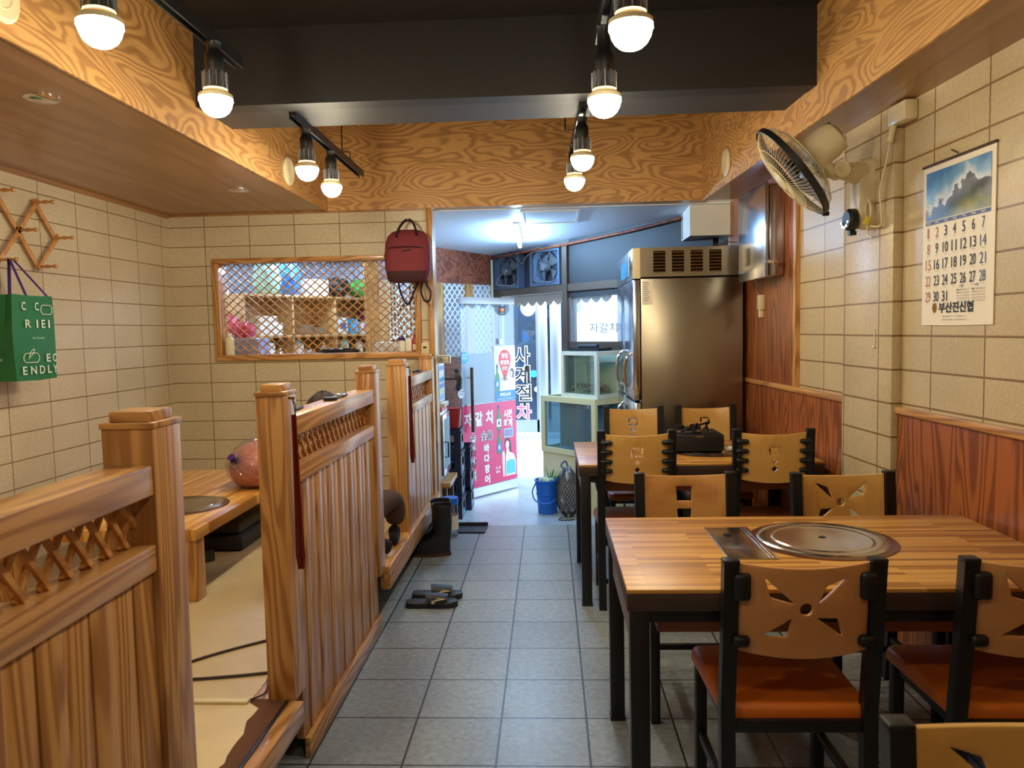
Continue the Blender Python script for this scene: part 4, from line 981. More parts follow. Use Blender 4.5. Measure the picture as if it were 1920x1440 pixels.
def bulb(x, y, z, label):
    t = thing('ceiling_bulb', label, 'light bulb', (x, y, z), 0, 'round track bulbs')
    MB().lathe([(.060, .0), (.058, .010), (.057, -.004), (.053, -.020), (.044, -.036), (.030, -.048), (.014, -.054), (0, -.055)], (0, 0, 0), 'bulb_glow', 24, cap=False).build('globe', t, world=False)
    b = MB(); b.lathe([(.0, .012), (.060, .010), (.060, .022), (.050, .030), (.043, .036)], (0, 0, 0), 'aged_plastic', 24, cap=False)
    b.lathe([(.043, .044), (.040, .052), (.030, .085), (.026, .11), (0, .11)], (0, 0, 0), 'aluminium', 24, cap=False)
    for i in range(12):
        a = 2*PI*i/12; b.box((math.cos(a)*.034, math.sin(a)*.034, .072), (.022, .003, .06), 'aluminium', (0, 0, a))
    b.build('housing', t, world=False)
    MB().lathe([(.042, .037), (.042, .043)], (0, 0, 0), 'slit_glow', 24, cap=False).build('glow_ring', t, world=False)
    b = MB(); top = 2.558-z
    b.lathe([(0, .10), (.030, .10), (.033, .13), (.033, .16), (.024, .175), (.022, top-.02), (.028, top), (0, top)], (0, 0, 0), 'black_metal', 20); b.build('socket', t, world=False)
    return t
b0 = None
for x, y, z, lb in ((-1.21, 2.11, 2.35, 'warm glowing bulb at the top left, nearest over the platform'),
                    (-1.19, 2.80, 2.35, 'second warm glowing bulb over the platform, in front of the dark beam'),
                    (-1.235, 4.00, 2.35, 'warm glowing bulb over the platform just beyond the dark beam'),
                    (-1.246, 4.49, 2.35, 'lowest hanging warm bulb over the platform, near the back beam'),
                    (.235, 2.14, 2.30, 'nearest warm glowing bulb over the aisle, top of the picture'),
                    (.212, 2.80, 2.30, 'second warm bulb over the aisle, in front of the dark beam'),
                    (.186, 3.96, 2.35, 'warm bulb over the aisle just beyond the dark beam'),
                    (.165, 4.52, 2.35, 'lowest warm bulb over the aisle, in front of the wooden beam')):
    bulb(x, y, z, lb)
for x, y, lb in ((-1.21, .6, 'warm bulb over the platform level with the camera'), (.235, .45, 'warm bulb over the aisle just above the camera')):
    bulb(x, y, 2.35, lb)
def disc(c, rotm, r, label):
    b = MB(); b.lathe([(0, 0), (r, 0), (r, .010), (r-.012, .018), (r-.03, .014), (0, .012)], (0, 0, 0), 'aged_plastic', 28, rotm)
    b.lathe([(r*.45, .0135), (r*.5, .017), (r*.55, .0135)], (0, 0, 0), 'cream_paint', 28, rotm, cap=False)
    o = b.build('vent_cover'); o.location = c; tag(o, label, 'vent cover', 'round cream covers on the wooden soffits')
Ry = Matrix.Rotation(PI/2, 3, 'Y'); Rmy = Matrix.Rotation(-PI/2, 3, 'Y')
disc((-1.648, 4.93, 2.545), Ry, .09, 'round cream cover on the left soffit near the back beam')
disc((-1.648, 2.33, 2.55), Ry, .085, 'round cream cover at the top left corner of the left soffit')
disc((sof(5.15)-.012, 5.15, 2.56), Rmy, .09, 'round cream cover on the right soffit near the wall fan')
for i, (x, y) in enumerate(((-1.93, 2.94), (-1.96, 4.89))):
    b = MB(); b.lathe([(0, 0), (.065, 0), (.065, -.004), (.05, -.012), (0, -.012)], (x, y, 2.43), 'chrome', 24)
    o = single('downlight', b, ['unlit round downlight in the left soffit, nearer one', 'unlit round downlight in the left soffit, near the back wall'][i], 'downlight', (x, y, 2.42))

# ------------------------------------------------------------------ dining tables
def table(x0, x1, y0, y1, z, label):
    t = thing('dining_table', label, 'table', ((x0+x1)/2, (y0+y1)/2, 0))
    MB().bx(x0, x1, y0, y1, z-.012, z, 'block_X', .002).build('tabletop', t)
    MB().bx(x0, x1, y0, y1, z-.062, z-.0125, 'table_edge', .002).build('top_edge', t)
    for x in (x0+.035, x1-.035):
        for y in (y0+.032, y1-.032):
            lg = MB().bx(x-.027, x+.027, y-.027, y+.027, .012, z-.062, 'black_metal', .003).build('leg', t)
            MB().bx(x-.029, x+.029, y-.029, y+.029, 0, .014, 'black_rubber', .002).build('rubber_foot', lg)
    b = MB(); b.bx(x0+.02, x0+.034, y0+.07, y1-.07, z-.20, z-.062, 'table_apron', .002); b.build('side_apron', t)
    for ya in (y0+.02, y1-.05): MB().bx(x0+.064, x1-.064, ya, ya+.03, z-.10, z-.0625, 'black_metal').build('frame_rail', t)
    b = MB(); b.bx(x0+.10, x1-.12, y0+.12, y1-.12, z-.17, z-.063, 'brown_vinyl', .004); b.build('burner_box', t)
    return t
t1 = table(.205, 1.53, 2.10, 2.92, .775, 'striped wood-topped table with a steel burner lid and black legs, nearest the camera')
cooktop(t1, .905, 2.585, .775, .235, (.545, .70, 2.37, 2.75))
t2_ = table(.15, 1.44, 4.08, 4.92, .775, 'striped wood-topped table farther away carrying the black portable stove')
cooktop(t2_, .92, 4.5, .775, .235, (.56, .71, 4.3, 4.66))

# portable gas stove on the far table
t = thing('portable_stove', 'black portable gas stove standing on the farther table', 'stove', (.86, 4.52, .787))
b = MB(); b.bx(.70, .99, 4.39, 4.66, .787, .885, 'black_plastic', .014).bx(.715, .88, 4.386, 4.39, .87, .878, 'chrome'); b.build('casing', t)
b = MB(); b.lathe([(0, 0), (.085, 0), (.09, .006), (.06, .012), (0, .012)], (.80, 4.52, .886), 'steel_plate', 24)
b.lathe([(0, .012), (.03, .012), (.034, .02), (.02, .03), (0, .03)], (.80, 4.52, .886), 'black_metal', 16); b.build('burner', t)
b = MB()
for a in (0, 90, 180, 270):
    r = math.radians(a+45); b.bar((.80+.03*math.cos(r), 4.52+.03*math.sin(r), .915), (.80+.095*math.cos(r), 4.52+.095*math.sin(r), .915), .006, .02, 'black_metal')
b.build('pan_support', t)
b = MB(); b.box((.875, 4.47, .935), (.10, .012, .012), 'black_metal', (0, -.25, 0), .003); b.box((.84, 4.47, .92), (.012, .012, .05), 'black_metal', (0, .5, 0)); b.box((.905, 4.47, .92), (.012, .012, .05), 'black_metal', (0, -.2, 0)); b.build('lever', t)
b = MB(); b.lathe([(0, 0), (.02, 0), (.018, .014), (0, .015)], (.94, 4.39, .84), 'black_metal', 16, Matrix.Rotation(PI/2, 3, 'X')); b.build('knob', t)
b = MB(); b.lathe([(0, 0), (.03, 0), (.042, .012), (.044, .014), (.03, .004), (0, .004)], (1.03, 4.43, .790), 'white_plastic', 20); single('small_saucer', b, 'small white saucer beside the portable stove', 'saucer', (1.03, 4.43, .787))

# ------------------------------------------------------------------ chairs (local: back at y=0, seat towards +y)
def bend(vs, w_, depth):
    """XY board -> standing board (x, y, z) bowed backwards"""
    out = []
    for v in vs:
        k = (v.x/(w_/2))**2
        out.append(V3((v.x, -v.z-depth*(1-k), v.y)))
    return out
def make_chair(kind, seat_mat, back_mat, name, label, grp):
    W = .425 if kind != 'comb' else .41; zt = .88 if kind != 'comb' else .965
    t = thing(name, label, 'chair', (0, 0, 0), 0, grp)
    lean = .045
    for sx in (-1, 1):
        x = sx*(W/2-.02)
        b = MB(); b.rings([[V3((x+dx*.02, y+dy*.0185, z)) for dx, dy in ((-1, -1), (1, -1), (1, 1), (-1, 1))] for y, z in ((.015, 0), (.04, .25), (.045, .45), (.02, .65), (0.0, zt-.008))], 'black_metal')
        b.build('rear_post', t, world=False, ang=60)
        MB().box((x, -.001, zt-.004), (.044, .040, .014), 'black_plastic', None, .005).build('post_cap', t, world=False)
        xf = sx*(W/2-.025)
        MB().bx(xf-.0175, xf+.0175, .40, .435, 0, .415, 'black_metal', .003).build('front_leg', t, world=False)
        MB().bx(xf-.011, xf+.011, .06, .41, .17, .195, 'black_metal', .002).build('side_stretcher', t, world=False)
    b = MB(); b.bx(-W/2+.03, W/2-.03, .03, .05, .385, .42, 'black_metal', .002).bx(-W/2+.03, W/2-.03, .41, .43, .385, .412, 'black_metal', .002)
    for sx in (-1, 1): b.bx(sx*(W/2-.03)-.012, sx*(W/2-.03)+.012, .05, .41, .385, .412, 'black_metal')
    b.build('seat_frame', t, world=False)
    MB().bx(-W/2+.04, W/2-.04, .045, .062, .13, .155, 'black_metal', .002).build('rear_stretcher', t, world=False)
    # seat cushion
    b = MB(); rs = []
    for z, k in ((.412, .965), (.418, 1.0), (.440, 1.0), (.452, .975), (.457, .92)):
        P = rrect(-W/2+.005, W/2-.005, .045, .465, .035, 5)
        rs.append([V3((px*k*(1.03 if py > .3 else .97), .25+(py-.25)*k, z)) for px, py in P])
    b.rings(rs, seat_mat); b.build('seat', t, world=False, ang=50)
    # backrest board
    w_ = W-.075; h0, h1 = (.628, .872) if kind != 'comb' else (.70, .948)
    zc = (h0+h1)/2; H_ = h1-h0
    outer = rrect(-w_/2, w_/2, -H_/2, H_/2, .012, 3)
    # bowed lower edge
    pts = []
    for i in range(13): u = -w_/2+.004+(w_-.008)*i/12; pts.append((u, -H_/2-.016*(1-(2*u/w_)**2)))
    for i in range(13): u = w_/2-.004-(w_-.008)*i/12; pts.append((u, H_/2-.010*(1-(2*u/w_)**2)))
    outer = pts; holes = []
    if kind == 'pin':
        for P in (((-48, 22), (-178, 142), (-153, 50)), ((52, 20), (182, 140), (87, 105)), ((47, -40), (142, -45), (167, -130)), ((-58, -40), (-78, -130), (-188, -130))):
            P = [(u*.00060, v*.00060) for u, v in P]; cx_ = sum(p[0] for p in P)/3; cy_ = sum(p[1] for p in P)/3; Q = []
            for i in range(3):   # rounded corners
                p0, p1, p2 = V3((*P[i-1], 0)), V3((*P[i], 0)), V3((*P[(i+1) % 3], 0)); a_ = p1+(p0-p1).normalized()*.006; c_ = p1+(p2-p1).normalized()*.006
                Q += [(a_.x, a_.y), (((a_+c_)/2*.5+p1*.5).x, ((a_+c_)/2*.5+p1*.5).y), (c_.x, c_.y)]
            holes.append(Q)
        holes.append(circle(0, 0, .0165, 20))
    elif kind == 'square':
        holes.append([(-.034, .068), (.034, .068), (.030, .005), (-.030, .005)]); holes.append([(-.030, -.028), (.030, -.028), (.026, -.085), (-.026, -.085)])
    else:
        g = .026; q = .006
        holes += [[(-g, g+.028), (g-q*2, g+.028), (g-q*2, g+.028-q*1.4), (-g, g+.028-q*1.4)], [(g-q, g+.028), (g+q, g+.028), (g+q, .022), (g-q, .022)],
                  [(-g+q*2, .004), (g+q, .004), (g+q, .004+q*1.4), (-g+q*2, .004+q*1.4)], [(-g-q, g+.016), (-g+q*.6, g+.016), (-g+q*.6, .002), (-g-q, .002)]]
        for zz in (-.025, -.065): holes.append([(0, zz+.015), (.015, zz), (0, zz-.015), (-.015, zz)])
    vs, fs = cutout(outer, holes, .014, .003)
    b = MB(); V = bend(vs, w_, .028)
    b.raw([V3((v.x, v.y+.012-(zc+v.z-.65)*.07+.004, zc+v.z)) for v in V], fs, back_mat)
    b.build('backrest', t, world=False, ang=40)
    # dark brackets gripping the board
    for sx in (-1, 1):
        b = MB(); xe = sx*w_/2
        if kind == 'comb':
            for k in range(4):
                zz = h1-.045-.050*k; b.box((xe-sx*.008, -.012-(zz-.65)*.07+.006, zz), (.064, .028, .024), 'black_plastic', None, .0115, 3)
            b.box((xe+sx*.006, -.012-(zc-.65)*.07+.010, zc+.003), (.022, .026, .19), 'black_plastic', None, .003)
        elif kind == 'pin':
            for zz, hh in ((h1-.062, .075), (h0+.030, .032)):
                if hh < .05: b.build('bracket', t, world=False); b = MB()
                b.box((xe-sx*.010, -.010-(zz-.65)*.07+.006, zz), (.046, .026, hh), 'black_plastic', None, .012, 3)
        else:
            for zz in (h1-.04, h0+.04):
                if zz < zc: b.build('bracket', t, world=False); b = MB()
                b.box((xe+sx*.002, -.002-(zz-.65)*.07+.006, zz), (.02, .02, .03), 'black_plastic', None, .004)
        b.build('bracket', t, world=False)
    return t
ch = make_chair('pin', 'orange_vinyl', 'beech_X', 'dining_chair', 'pinwheel-back chair with an orange seat, near side of the nearest table, next to the aisle', 'pinwheel-back chairs')
ch.location = (.665, 2.035, 0); ch.rotation_euler = (0, 0, .01)
dup(ch, (1.285, 2.035, 0), 0.0, 'pinwheel-back chair, near side of the nearest table, cut off at the right edge')
c2 = make_chair('pin', 'brown_vinyl', 'birch_X', 'dining_chair', 'light birch pinwheel-back chair in the bottom right corner, only its top showing', 'pinwheel-back chairs')
c2.location = (.725, 1.185, 0); c2.rotation_euler = (0, 0, PI)
dup(c2, (1.215, 3.24, 0), PI+.03, 'pinwheel-back chair beyond the nearest table, beside the wooden wainscot')
c3 = make_chair('square', 'brown_vinyl', 'oak_X', 'dining_chair', 'wooden chair with a square hole in its plain back beyond the nearest table', None)
c3.location = (.568, 3.27, 0); c3.rotation_euler = (0, 0, PI)
c4 = make_chair('comb', 'brown_vinyl', 'birch_X', 'dining_chair', 'pale comb-edged chair at the near side of the farther table, beside the aisle', 'comb-edged chairs at the farther table')
c4.location = (.45, 4.02, 0); c4.rotation_euler = (0, 0, 0)
dup(c4, (1.15, 4.0, 0), -.05, 'pale comb-edged chair at the near side of the farther table, closer to the wall')
dup(c4, (.57, 5.28, 0), PI, 'pale comb-edged chair before the steel fridge, at the aisle end of the farther table')
dup(c4, (1.06, 5.28, 0), PI+.01, 'pale comb-edged chair before the steel fridge, behind the black portable stove')

# ------------------------------------------------------------------ commercial refrigerator
t = thing('steel_refrigerator', 'tall stainless commercial refrigerator with a louvred top, seen from its side', 'refrigerator', (1.02, 6.1, LZ))
FX0, FX1, FY0, FY1, FZ = .655, 1.368, 5.50, 6.76, 2.06
MB().bx(FX0, FX1, FY0, FY1, -.02, 1.845, 'steel', .006).build('cabinet', t)
b = MB(); b.bx(FX0, FX1, FY0+.02, FY1, 1.855, FZ, 'dark_void'); b.bx(FX0, FX1, FY0, FY0+.012, 1.855, 1.885, 'steel').bx(FX0, FX1, FY0, FY0+.012, 2.035, FZ, 'steel')
cols = [(FX0, .735), (.83, .865), (.955, .995), (1.085, 1.125), (1.215, 1.255), (1.345, FX1)]
cols = [(FX0, .745), (.830, .875), (.960, 1.005), (1.09, 1.135), (1.22, FX1)]
for x0, x1 in cols: b.bx(x0, x1, FY0, FY0+.012, 1.885, 2.035, 'steel')
for i in range(len(cols)-1):
    xa, xb = cols[i][1], cols[i+1][0]
    for k in range(7): b.box(((xa+xb)/2, FY0+.006, 1.892+.0225*k), (xb-xa, .014, .010), 'steel', (.5, 0, 0))
b.build('louvred_top', t)
b = MB(); b.bx(.60, .655, FY0+.002, FY0+.02, 1.845, FZ, 'cream_paint', .003).bx(.60, .62, FY0+.02, FY1, 1.845, FZ, 'steel_cool', .003)
b.bx(.594, .60, 5.75, 6.3, 1.88, 2.0, 'sky_sticker').bx(.592, .594, 5.66, 5.72, 1.87, 2.02, 'cream_paint'); b.build('control_panel', t)
for i, (ya, yb) in enumerate(((FY0+.003, 6.125), (6.135, FY1-.003))):
    for za, zb in ((.98, 1.838), (.06, .965)):
        d = MB().bx(.600, .650, ya, yb, za, zb, 'steel_cool', .006).build('door', t)
        yh = ya+.10 if i == 0 else ya+.08
        h = MB(); h.tube(spline([(.600, yh, za+.06 if za > .5 else zb-.36), (.56, yh, za+.10 if za > .5 else zb-.32), (.545, yh, za+.20 if za > .5 else zb-.2), (.56, yh, za+.30 if za > .5 else zb-.1), (.600, yh, za+.34 if za > .5 else zb-.06)]), .011, 'chrome', 10); h.build('door_handle', d)
b = MB()
for ya in (5.58, 6.68):
    for x in (.72, 1.32): b.cyl((x, ya, LZ), (x, ya, -.02), .022, 'black_metal', seg=12)
b.build('feet', t)
b = MB(); b.bx(.664, .735, FY0-.0025, FY0-.001, 1.66, 1.83, 'paper')
for k in range(11): b.bx(.672, .672+random.uniform(.03, .055), FY0-.0032, FY0-.0026, 1.815-.013*k, 1.819-.013*k, 'ink_grey')
b.bx(.690, .694, FY0-.0032, FY0-.0026, 1.664, 1.672, 'ink_black')
b.build('rating_label', t)
b = MB(); b.tube(spline([(1.17, 5.52, 2.07), (1.25, 5.50, 2.085), (1.33, 5.49, 2.075), (1.37, 5.485, 2.03), (1.385, 5.485, 1.985), (1.34, 5.485, 1.975)]), .004, 'aluminium', 6); single('wire', b, 'thin grey wire draped over the louvred top of the refrigerator', 'wire', (1.3, 5.49, 1.98))

# electrical box, isolator switch
t = thing('electrical_box', 'stainless electrical box with a latch, mounted high on the wooden wall panel', 'electrical box', tuple(RW(.75, 1.80, .07)), RRZ)
def on_wall(mb, name, parent, bev=0): return mb.build(name, parent)
def wbx(mb, s0, s1, z0, z1, o0, o1, m, bev=0):
    tmp = MB(); tmp.bx(s0, s1, -o1, -o0, z0, z1, m, bev)
    Mx = Matrix.Translation(RO) @ Matrix.Rotation(RRZ, 4, 'Z')
    me = bpy.data.meshes.new('t'); tmp.bm.to_mesh(me); tmp.bm.free(); me.transform(Mx)
    mb.raw([v.co.copy() for v in me.vertices], [tuple(p.vertices) for p in me.polygons], m); bpy.data.meshes.remove(me); return mb
wbx(MB(), .50, 1.015, 1.80, 2.36, .012, .105, 'steel_cool', .012).build('body', t)
d = wbx(MB(), .49, 1.025, 1.79, 2.37, .110, .135, 'steel_cool', .010).build('door', t)
b = MB(); wbx(b, 1.02, 1.034, 1.875, 1.895, .06, .135, 'chrome', .003); wbx(b, 1.03, 1.04, 1.868, 1.902, .075, .10, 'chrome', .003); b.build('latch', d)
wbx(MB(), 1.015, 1.024, 1.855, 1.875, .02, .04, 'red_lacquer').build('indicator', t)
t = thing('isolator_switch', 'small white switch box with a cable on the wooden panel below the electrical box', 'switch', tuple(RW(.62, 1.58, .03)), RRZ)
wbx(MB(), .60, .665, 1.60, 1.70, .012, .045, 'aged_plastic', .005).build('box', t)
wbx(MB(), .61, .65, 1.55, 1.60, .012, .04, 'aged_plastic', .004).build('plug', t)
MB().tube(spline([RW(.63, 1.70, .03), RW(.60, 1.73, .035), RW(.57, 1.76, .03), RW(.56, 1.80, .04)]), .004, 'aluminium', 6).build('cable', t)

# ------------------------------------------------------------------ wall fan
FCt = V3((1.115, 3.60, 2.19)); fnm = V3((-.76, .16, -.60)).normalized()
fx_ = fnm.cross(V3((0, 1, 0))).normalized(); fy_ = fnm.cross(fx_)
RM = Matrix((fx_, fy_, fnm)).transposed()
tf = t = thing('wall_fan', 'cream wall fan with a black rim tilted down from the tiled column', 'fan', tuple(RW(2.17, 1.92, .05)))
# axis +z of the lathe is the blowing direction
R0 = .232
b = MB()
for i in range(72):
    a = 2*PI*i/72; ca, sa = math.cos(a), math.sin(a)
    P = [(.05, .062), (.10, .060), (.16, .050), (.205, .030), (R0, .004)]
    b.tube([FCt+RM@V3((ca*r, sa*r, z)) for r, z in P], .0009, 'aged_plastic', 4, cap=False)
for r, z in ((.10, .060), (.165, .048)): b.tube([FCt+RM@V3((math.cos(2*PI*i/40)*r, math.sin(2*PI*i/40)*r, z)) for i in range(40)], .002, 'aged_plastic', 5, closed=True)
b.lathe([(0, .066), (.048, .066), (.052, .060), (0, .058)], FCt, 'aged_plastic', 24, RM)
b.build('front_grille', t)
b = MB()
for i in range(72):
    a = 2*PI*i/72; ca, sa = math.cos(a), math.sin(a)
    P = [(R0, -.004), (.21, -.045), (.16, -.072), (.11, -.085), (.07, -.088)]
    b.tube([FCt+RM@V3((ca*r, sa*r, z)) for r, z in P], .0009, 'aged_plastic', 4, cap=False)
for r, z in ((.11, -.085), (.17, -.068)): b.tube([FCt+RM@V3((math.cos(2*PI*i/40)*r, math.sin(2*PI*i/40)*r, z)) for i in range(40)], .002, 'aged_plastic', 5, closed=True)
b.build('rear_grille', t)
MB().lathe([(R0+.002, -.016), (R0+.008, -.012), (R0+.008, .012), (R0+.002, .016), (R0-.004, .010), (R0-.004, -.010), (R0+.002, -.016)], FCt, 'black_plastic', 56, RM, cap=False).build('rim_band', t)
MB().box(FCt+RM@V3((0, 0, 0))+(-fx_ if fx_.z > 0 else fx_)*(R0+.012), (.03, .02, .02), 'black_plastic', None, .005).build('rim_clip', t)
b = MB()
for k in range(5):
    a0 = 2*PI*k/5; rs = []
    for i in range(8):
        f = i/7; r = .04+.165*f; aw = .50-.12*f; tw = .018*(1-f*.4)
        rs.append([FCt+RM@V3((math.cos(a0+s_*aw+.4*f)*r, math.sin(a0+s_*aw+.4*f)*r, -.02-tw*s_+th)) for s_, th in ((-1, 0), (0, .0), (1, 0), (1, -.002), (0, -.002), (-1, -.002))])
    b.rings(rs, 'fan_blade')
b.lathe([(0, .0), (.045, 0), (.045, -.05), (0, -.05)], FCt, 'black_plastic', 20, RM); b.build('blades', t)
MB().lathe([(.0, -.255), (.045, -.252), (.068, -.235), (.078, -.20), (.080, -.12), (.088, -.10), (.095, -.088), (0, -.086)], FCt, 'aged_plastic', 32, RM).build('motor_housing', t)
b = MB()
for i in range(14):
    a = PI+PI*i/13-.2; b.box(FCt+RM@V3((math.cos(a)*.066, math.sin(a)*.066, -.238)), (.006, .006, .018), 'black_plastic', RM)
b.build('motor_vents', t)

J = FCt-fnm*.13+V3((.10, 0, -.085)); base = RW(2.17, 2.10, .05)
b = MB(); b.tube(spline([FCt-fnm*.14+V3((.02, 0, -.06)), FCt-fnm*.13+V3((.06, 0, -.085)), J]), .032, 'aged_plastic', 16); b.build('neck', t)
b = MB(); b.cyl(J+V3((0, -.04, 0)), J+V3((0, .04, 0)), .036, 'aged_plastic', seg=24)
b.tube([J, J+(V3(base)+V3((-.05, 0, .085))-J)*.5, V3(base)+V3((-.035, 0, .085))], [.034, .042, .055], 'aged_plastic', 20); b.cyl(J+V3((0, -.046, 0)), J+V3((0, -.04, 0)), .012, 'cream_paint', seg=16); b.build('arm', t)
b = MB(); rs = []
for off, k in ((-.003, 1.0), (.05, .96), (.065, .80)):
    rs.append([RW(2.17+.055*k*math.cos(a)*(1), 2.09+.165*k*(1 if math.sin(a) > 0 else -1)*abs(math.sin(a))**.6, off+.048) for a in [2*PI*i/28 for i in range(28)]])
b.rings(rs, 'aged_plastic'); b.build('wall_bracket', t)
b = MB(); c0 = RW(2.17, 1.975, .115); b.lathe([(0, 0), (.05, 0), (.05, .028), (.04, .038), (0, .038)], c0, 'black_plastic', 28, Matrix((RD, V3((0, 0, 1)), RN)).transposed())
for i in range(5):
    a = math.radians(200+35*i); b.cyl(c0+RD*math.cos(a)*.035+V3((0, 0, math.sin(a)*.035))+RN*.038, c0+RD*math.cos(a)*.035+V3((0, 0, math.sin(a)*.035))+RN*.046, .006, 'chrome', seg=8)
b.box(RW(2.16, 1.915, .12), (.03, .03, .02), 'black_plastic'); b.build('control_dial', t)
t = thing('wall_socket', 'cream plug socket at the top of the tiled column where it meets the soffit', 'socket', tuple(RW(2.47, 2.36, .03)), RRZ)
b = wbx(MB(), 2.35, 2.50, 2.34, 2.425, .0, .06, 'aged_plastic', .012); b.build('socket_box', t)
MB().cyl(RW(2.39, 2.27, .065), RW(2.39, 2.34, .05), .014, 'aged_plastic', seg=14).build('plug', t)
b = MB(); b.tube(spline([RW(2.39, 2.27, .065), RW(2.385, 2.20, .075), RW(2.34, 2.08, .08), RW(2.34, 1.99, .075), RW(2.33, 1.93, .07), RW(2.28, 1.93, .08), RW(2.24, 1.95, .085), RW(2.23, 2.02, .09), RW(2.26, 2.05, .09), RW(2.28, 1.99, .09), RW(2.25, 1.94, .09), RW(2.24, 1.90, .085), RW(2.27, 1.88, .08)]), .0042, 'aged_plastic', 8); b.build('power_cord', tf)
b = MB(); b.box(RW(2.275, 1.955, .105), (.022, .012, .035), 'yellow_plastic', (0, .5, 0), .003); single('cord_tag', b, 'small yellow tag on the coiled fan cord', 'tag', tuple(RW(2.275, 1.94, .1)))
b = MB(); b.tube([RW(2.24, 1.40, .047), RW(2.24, 1.47, .047)], .004, 'aged_plastic', 6); b.ball(RW(2.24, 1.39, .052), .007, 'white_plastic', 8); single('pull_knob', b, 'tiny cream pull knob below the fan on the column', 'knob', tuple(RW(2.24, 1.39, .05)))

# ------------------------------------------------------------------ calendar
s0, s1, z0, z1 = 2.555, 3.02, 1.485, 2.125
t = thing('wall_calendar', 'March wall calendar with a mountain photograph and large dates on the right tiled wall', 'calendar', tuple(RW(s0, z0, 0)), RRZ)
CO = lambda u, v, o=.006: RW(s0+u, z0+v, o)
W_, H_ = s1-s0, z1-z0
b = MB(); rs = []
for o_ in (.002, .005): rs.append([CO(u, v, o_) for u, v in ((0, 0), (W_/2, -.002), (W_, 0), (W_, H_/2), (W_, H_), (0, H_), (0, H_/2))])
b.rings(rs, 'paper'); b.build('sheet', t)
b = MB(); b.tube([CO(-.003, H_, .006), CO(W_+.003, H_, .006)], .006, 'bronze_frame', 8); b.build('top_binding', t)
b = MB(); b.tube([CO(W_/2, H_+.012, .004), CO(W_/2-.03, H_+.03, .012)], .003, 'bronze_frame', 6); b.build('nail_hook', t)
def cal(name, mb): return mb.build(name, t)
b = MB(); b.face([CO(u, v, .0062) for u, v in ((.022, .42), (W_-.024, .42), (W_-.024, H_-.028), (.022, H_-.028))], 'calendar_picture'); pic = cal('photograph', b)
b = MB()
of = .0066
def ctext(s_, u, v, w2, h2, m, bold=0.0): b.text(s_, CO(u, v, of), RD, (0, 0, 1), w2, h2, m, bold)
b.face([CO(u, v, .0062) for u, v in ((.022, .402), (W_-.024, .402), (W_-.024, .416), (.022, .416))], 'ink_blue')
days = 'SUN MON TUE WED THU FRI SAT'.split()
cw = (W_-.05)/7
for i, dn in enumerate(days): ctext(dn, .033+cw*i, .4055, .026, .007, 'paper_white', .01)
n = 1
for r in range(5):
    for c in range(7):
        if n > 31: break
        ss = str(n); col_ = 'ink_red' if c == 0 or n == 2 else ('ink_grey' if False else 'ink_black')
        if c == 6: col_ = 'ink_blue'
        w2 = .018 if n < 10 else .036
        if n in (1, 11): w2 *= .6 if n == 1 else .9
        ctext(ss, .027+cw*c+(.009 if n < 10 else 0), .350-.064*r, w2, .041, col_, 0 if c in (0, 6) else .008)
        ctext('음 '+str((n+11) % 30+1), .030+cw*c+.008, .341-.064*r, .018, .005, 'ink_grey')
        n += 1
for k in range(2):
    ctext(str((2, 4)[k])+'월', .262+.095*k, .143, .022, .010, 'ink_black')
    for r in range(5):
        for c in range(7):
            ctext(str(r*7+c+1), .245+.095*k+.0118*c, .130-.011*r, .008, .0065, 'ink_grey')
ctext('부산진신협', .125, .048, .225, .042, 'ink_black', .03)
ctext('본점 051)803-1111  가야지점 891-1111', .150, .030, .16, .007, 'ink_black')
ctext('개금지점 051)895-1111  전포지점 803-3111', .150, .017, .16, .007, 'ink_black')
for rr in (.017, .010):
    b.tube([CO(.095+rr*.75*math.cos(a), .070+rr*math.sin(a), of) for a in [2*PI*i/20 for i in range(20)]], .0018, 'ink_gold', 5, closed=True)
for a in (-.5, 0, .5): b.tube([CO(.095+.012*math.sin(a), .050, of), CO(.095+.02*math.sin(a), .088, of)], .0016, 'ink_gold', 4)
b.tube([CO(.052+.022*math.cos(a), .470+.030*math.sin(a), of) for a in [2*PI*i/24 for i in range(24)]], .0009, 'paper_white', 5, closed=True)
ctext('3', .042, .455, .020, .032, 'paper_white', .02); ctext('MARCH', .040, .447, .024, .005, 'paper_white', .01)
cal('printed_dates', b)
# the picture material reads x across and z up from its own corner
pic.data.transform(Matrix.Identity(4))

# ------------------------------------------------------------------ street door
DH = V3((-.36, 7.99, 0)); DV = V3((-.44, -.57, 0)).normalized(); DN = V3((.57, -.44, 0)).normalized()   # DN faces the shop aisle
def DP(t_, z, o=0): return DH+DV*t_+DN*o+V3((0, 0, z))
t = sthing('door_1', tuple(DP(.37, LZ))); DW = .80; DT = 1.83
t['label'] = 'open glass street door covered with a pink restaurant sign'
b = MB()
slab(b, DP, 0, DW, LZ+.015, LZ+.10, -.014, .014, 'aluminium'); slab(b, DP, 0, DW, 1.765, DT, -.014, .014, 'aluminium'); b.build('door_rail', t)
b = MB(); slab(b, DP, 0, DW, LZ+.10, 1.765, -.005, .005, 'door_glass'); b.build('glass_leaf', t)
b = MB(); slab(b, DP, .32, DW, .79, 1.28, .0055, .0065, 'frosted'); b.build('frosted_film', t)
hd = MB(); hd.cyl(DP(.70, .52, .05), DP(.70, 1.15, .05), .017, 'bronze_frame', seg=14)
for z in (.62, 1.05): hd.cyl(DP(.70, z, .005), DP(.70, z, .05), .010, 'chrome', seg=10)
hd.build('door_handle', t)
RVT = -DV   # reading direction on the aisle side
def dq(mb, ta, tb, za, zb, o, m): mb.face([DP(ta, za, o), DP(tb, za, o), DP(tb, zb, o), DP(ta, zb, o)], m)
